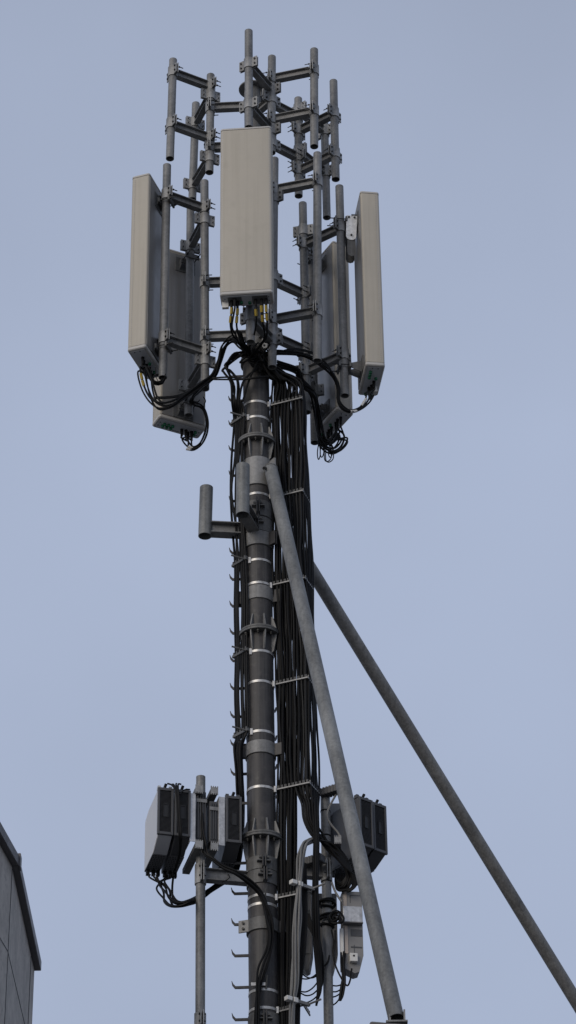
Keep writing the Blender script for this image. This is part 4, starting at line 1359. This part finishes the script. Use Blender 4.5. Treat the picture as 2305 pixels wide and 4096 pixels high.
# ------------------------------------------------------------------ right radio pole
YR = 20.25
rp0, rp1 = P(1316, 4150, YR), K('j', 728, 330, YR)
rp = thing('radio_pole', rp0, 'slim galvanised pole wrapped in black cables beside the near brace', 'pole')
MB().pipe(rp0, rp1, 0.0385).build('pipe', M_ZINC, rp)
za = K('j', 720, 1085, YR).z
pa, pm = at_z((rp0, rp1), za), maxis(za)
dd = (pm - pa)
dd.z = 0
dd.normalize()
ibeam(MB(), pa + dd * 0.045, pm - dd * 0.118, 0.12, 0.075).build('mast_arm', M_ZINC, rp)
clamp(rp, pa, dd, 0.0385, 0.17)
for y in (500, 740, 1180):
    MB().ring(at_z((rp0, rp1), K('j', 720, y, YR).z), 0.038, 0.0415, K('j', 720, y, YR).z - .006, K('j', 720, y, YR).z + .006, 20).build('cable_tie', M_CABLE, rp)
UR = V((math.cos(D2R(38)), math.sin(D2R(38)), 0))
VR = V((-UR.y, UR.x, 0))
Or1 = K('j', 1050, 350, 20.12)
Or2 = K('j', 1182, 405, 20.12 + 0.13)
Hr2 = (K('j', 1065, 365, 20.12) - K('j', 1085, 835, 20.12)).z
radio_box('radio_unit', Or1, UR, VR, 0.138, Hr2, 'finned radio box half covered by the near brace', 'finned radio boxes on the poles', M_RRU, 0.42)
radio_box('radio_unit', Or2, UR, VR, 0.138, Hr2, 'finned radio box standing clear beyond the near brace', 'finned radio boxes on the poles', M_RRU, 0.42)
o = MB().box(Or1 - UR * 0.03 + VR * 0.05 - zz * Hr2 * .5, (0.04, 0.006, Hr2 * .95), Matrix((UR, VR, zz)).transposed()).build('mounting_plate', M_ZINCB)
tag(o, 'pale upright mounting plate behind the near brace', 'plate', 'pale plates between the radio boxes')
# large dark back plate and ribbed rails round the pole
o = MB().prism([(0, 0), (0.30, 0.05), (0.30, -0.42), (0, -0.46)], K('j', 745, 420, 20.40), V((.9, .3, 0)).normalized(), zz, V((-.3, .9, 0)), 0.02).build('back_plate', M_RRUU)
tag(o, 'dark sheet metal back plate behind the cable wrapped pole', 'plate')
for (px, py, Y, L_, yaw, lab) in ((690, 330, 20.22, 0.2, 32, 'dark ribbed rail over the top of the back plate'), (530, 1000, 20.18, 0.17, 32, 'dark ribbed rail below the back plate')):
    O = K('j', px, py, Y)
    x = V((math.cos(D2R(yaw)), -math.sin(D2R(yaw)), 0))
    y_ = V((-x.y, x.x, 0))
    root = thing('mounting_rail', O, lab, 'rail', 'ribbed rails on the cable wrapped pole')
    MB().box(O + x * L_ / 2, (L_, 0.07, 0.05), Matrix((x, y_, zz)).transposed()).build('channel', M_RRUU, root)
    for k in range(7):
        MB().box(O + x * (L_ * (k + .5) / 7) + zz * 0.0, (0.018, 0.08, 0.062), Matrix((x, y_, zz)).transposed()).build('rib', M_RRU, root)
rt = K('j', 850, 770, 20.02)
root = thing('mounting_rail', rt, 'pale toothed rail end beside the near brace', 'rail')
MB().box(rt, (0.055, 0.006, 0.05)).build('end_plate', M_ZINC, root)
tb_ = MB()
for k in range(4):
    tb_.box(rt + V((-0.023 + .0155 * k, 0, .03)), (0.008, 0.006, 0.012)).box(rt + V((-0.023 + .0155 * k, 0, -.03)), (0.008, 0.006, 0.012))
tb_.build('teeth', M_ZINC, root)
MB().box(rt + V((0.0, 0.12, -0.0)), (0.05, 0.23, 0.008)).build('channel', M_ZINCD, root)

# cable tangle round the pole
LG, GG = 'black cable in the thick tangle wrapped round the slim pole', 'cable tangle round the slim pole'
for i in range(8):
    d = 16 * (i - 3.5)
    pts_ = [K('j', 625 + d * .3, 690 + d * .5, 20.08), K('j', 720 + d * .3, 800 + d, 20.1), K('j', 830 + d * .3, 900 + d, 20.12), K('j', 930 + d * .2, 1010 + d * .8, 20.14), K('j', 1000 + d * .2, 1120, 20.16), K('j', 1010 + d * .3, 1210, 20.18), K('j', 950, 1262 + d * .2, 20.2), K('j', 900 + d, 1230 - d * .4, 20.24), K('j', 880 + d, 1100, 20.3)]
    cable(pts_, 0.0085, LG, GG)
for i in range(7):
    r_ = 0.045 + 0.008 * (i % 3)
    c = at_z((rp0, rp1), K('t', 690, 185 + (0, 22, 45, 80, 190, 260, 310)[i], YR).z)
    pts_ = [c + V((math.cos(a) * r_ * 1.1, math.sin(a) * r_, 0.012 * math.sin(a + i * 1.9))) for a in [k * math.pi / 4 for k in range(9)]]
    cable(pts_, 0.011, 'black cable turn wound tight round the slim pole', 'cable turns wound on the slim pole')
for i in range(8):
    c = K('t', 785 + random.uniform(-30, 30), 385 + random.uniform(-35, 35), 20.14)
    r_ = 0.028 + 0.004 * i
    ph = random.uniform(0, 6.28)
    pts_ = [c + V((math.cos(a) * r_, 0.02 * math.sin(a + ph), math.sin(a) * r_ * random.uniform(.8, 1.1))) for a in [k * math.pi / 4 for k in range(10)]]
    cable(pts_, 0.0065, 'black cable turn in the flat coil tied to the slim pole', 'flat cable coil on the slim pole')
for i in range(5):
    pts_ = [K('t', 430 + 10 * i, 350, 20.2), K('t', 470 + 12 * i, 500, 20.18), K('t', 530 + 14 * i, 620, 20.16), K('t', 570 + 14 * i, 800, 20.16), K('t', 600 + 12 * i, 980, 20.17), K('t', 610 + 8 * i, 1150, 20.2), K('t', 600 + 6 * i, 1300 - 20 * i, 20.2)]
    cable(pts_, 0.009, 'black cable in the slanting drop ahead of the slim pole', 'slanting cable drop at the slim pole')
for i, (xa, ya, xb, yb, sag) in enumerate(((360, 1285, 600, 1140, 75), (360, 1300, 600, 1240, 80), (375, 1420, 600, 1310, 50), (380, 1130, 590, 1050, 45), (395, 1080, 590, 1080, 55), (760, 1215, 895, 1185, 20), (760, 1290, 895, 1220, 30), (760, 1355, 890, 1270, 20), (765, 1450, 880, 1300, 30))):
    pts_ = [K('t', xa, ya, 20.26), K('t', xa * .67 + xb * .33, ya * .67 + yb * .33 + sag * .7, 20.24), K('t', xa * .33 + xb * .67, ya * .33 + yb * .67 + sag * .7, 20.22), K('t', xb, yb, 20.2)]
    cable(pts_, 0.0058, 'thin black drip loop cable below the grey antenna units', 'drip loops below the grey units')
for i, (pp_) in enumerate(([(745, 540), (770, 680), (760, 800), (790, 960), (850, 1100), (930, 1215), (970, 1150), (990, 1010)], [(790, 550), (790, 700), (770, 820), (780, 900)], [(720, 850), (700, 930), (660, 980)])):
    cable([K('t', x, y, 20.19) for x, y in pp_], 0.0072, ('black cable drooping to the white socket box', 'short black cable tied along the slim pole', 'black cable end curling off the slim pole')[i], None)
bundle([K('t', 885, 820, 20.24), K('t', 880, 960, 20.22), K('t', 892, 1100, 20.2), K('t', 885, 1220, 20.2), K('t', 862, 1330, 20.2), K('t', 845, 1395, 20.2)], 5, 0.0085, 0.014, 'black cable in the short drop beside the banded grey unit', 'short cable drop by the banded unit', spread=[1, 1, 1, 1, .8, .4])
# light grey cables on the pole
for pp_, lab in (([(835, 330), (790, 410), (755, 490), (750, 560), (790, 630), (850, 700), (880, 760)], 'light grey cable curving across the dark back plate'), ([(790, 1180), (820, 1260), (860, 1330), (890, 1370)], 'light grey cable slanting to the upper end of the grey unit')):
    cable([K('j', x, y, 20.16) for x, y in pp_], 0.009, lab, None, M_GREY_CABLE)

# pale conduit bundle
LC, GC = 'pale grey cable in the tight bundle arching over and down beside the mast', 'pale grey cable bundle'
ctr = [K('j', 640, 772, 20.10), K('j', 590, 780, 20.02), K('j', 535, 812, 19.96), K('j', 507, 870, 19.93), K('j', 490, 960, 19.92), K('j', 478, 1120, 19.92), K('j', 470, 1280, 19.92), K('j', 460, 1500, 19.92), K('j', 450, 1700, 19.92), K('j', 440, 1950, 19.92), K('k', 538, 850, 19.92), K('k', 522, 1000, 19.92), K('k', 517, 1200, 19.92), K('k', 517, 1600, 19.92)]
bundle(ctr, 7, 0.0088, 0.021, LC, GC, M_GREY_CABLE, spread=[.7, .8, .9, .9, 1, 1, .95, 1.15, 1.1, 1.1, 1.0, .9, 1.1, 1.1], twist=0.05)
for i in range(4):
    d = 12 * i
    pts_ = [K('j', 500 + d, 1000, 20.0), K('j', 508 + d, 1250, 19.99), K('j', 510 + d, 1500, 19.99), K('j', 498 + d, 1800, 19.99), K('k', 560 + d * .7, 850, 19.99), K('k', 548 + d * .7, 1100, 19.99), K('k', 548 + d * .7, 1500, 19.99)]
    cable(pts_, 0.010, 'thick black cable lying against the pale grey bundle', 'thick black cables by the pale bundle')
for (px, py, lab) in ((450, 1200, 'pale two jaw clamp high on the grey cable bundle'), (None, None, 'pale two jaw clamp low on the grey cable bundle')):
    c = K('j', 455, 1195, 19.9) if px else K('k', 520, 965, 19.9)
    root = thing('bundle_clamp', c, lab, 'clamp', 'jaw clamps on the grey bundle')
    x = V((.8, .6, -0.0)).normalized()
    R_ = frame_M((0, 0, 0), x).to_3x3()
    MB().box(c - x * .035, (.05, .045, .035), R_).box(c + x * .025, (.04, .045, .04), R_).build('jaw', M_WHITE, root, bevel=.004)
    MB().box(c + x * .1, (.13, .022, .025), R_).build('bar', M_ZINC, root)
    MB().tube([c + x * .15, c + x * .15 + V((.10, -.05, .02))], .008, 8).build('rod', M_ZINC, root)


# small grey antenna units on the right pole
def grey_unit(c, yaw, W, Dp, H, label, strip):
    root = thing('grey_antenna_unit', c, label, 'antenna unit', 'small grey antenna units on the slim pole')
    R_ = Matrix.Rotation(D2R(yaw), 3, 'Z')
    u, v = R_ @ V((1, 0, 0)), R_ @ V((0, 1, 0))
    # outline seen from the front, tapering towards the foot
    MB().prism([(-W / 2, H), (W / 2, H), (W / 2, 0.22 * H), (W * .28, 0.02 * H), (W * .05, 0), (-W / 2, 0.06 * H)], c - v * Dp / 2, u, zz, v, Dp).build('housing', M_PANEL, root, bevel=.002)
    if strip:
        MB().box(c - v * (Dp / 2 + .004) + u * (-W * .36) + zz * (H * .88), (.026, .008, H * .24), R_).build('edge_strip', M_BEIGE, root)
        MB().box(c - v * (Dp / 2 + .004) + u * (-W * .34) + zz * (H * .4), (.026, .008, H * .34), R_).build('edge_strip', M_BEIGE, root)
        MB().box(c - v * (Dp / 2 + .022) + u * (-W * .02) + zz * (H * .69), (W * .98, .035, H * .2), R_).build('bracket_band', M_ZINCB, root, bevel=.004)
        MB().box(c - v * (Dp / 2 + .03) + u * (-W * .02) + zz * (H * .585), (W * .98, .05, .008), R_).build('bracket_lip', M_ZINC, root)
        MB().box(c - v * (Dp / 2 + .02) + u * (-W * .02) + zz * (H * .17), (.062, .04, .07), R_).build('socket_box', M_WHITE, root, bevel=.004)
        MB().box(c - v * (Dp / 2 + .041) + u * (-W * .02) + zz * (H * .185), (.014, .003, .014), R_).build('socket_hole', M_CABLE, root)
        b = MB()
        for (x0, z0, x1, z1) in ((-.1, .95, .42, .95), (-.1, .86, -.1, .95), (-.1, .45, .45, .53), (-.1, .32, .42, .31), (.05, .2, .05, .34)):
            b.box(c - v * (Dp / 2 + .001) + u * (W * (x0 + x1) / 2) + zz * (H * (z0 + z1) / 2), (abs(W * (x1 - x0)) + .004, .004, abs(H * (z1 - z0)) + .004), R_)
        b.build('seam', M_RRU, root)
    else:
        MB().box(c - v * (Dp / 2 + .004) + u * (W * .2) + zz * (H * .25), (.045, .008, .07), R_).build('socket_box', M_PANEL, root)
        MB().box(c - v * (Dp / 2 + .003) + zz * (H * .7), (W * .8, .006, .05), R_).build('bracket_band', M_ZINCD, root)
    return root


cu = P(1412, 3905, 20.32)
Hu = P(1412, 3578, 20.32).z - cu.z
grey_unit(cu, 8, 0.158, 0.11, Hu, 'grey antenna unit with a silver bracket band, beige strip and white socket box', True)
cu = P(1224, 3894, 20.42)
grey_unit(cu, -6, 0.11, 0.11, Hu, 'dull grey antenna unit half hidden behind the black cable drop', False)
cu = P(1312, 3900, 20.52)
grey_unit(cu, 2, 0.16, 0.11, Hu * .97, 'dull grey antenna unit directly behind the slim pole', False)
ws = K('t', 870, 790, 20.28)
tag(MB().box(ws, (0.03, 0.10, 0.33)).build('side_shield', M_WHITE, bevel=.004), 'white upright shield plate between the slim pole and the banded unit', 'plate')
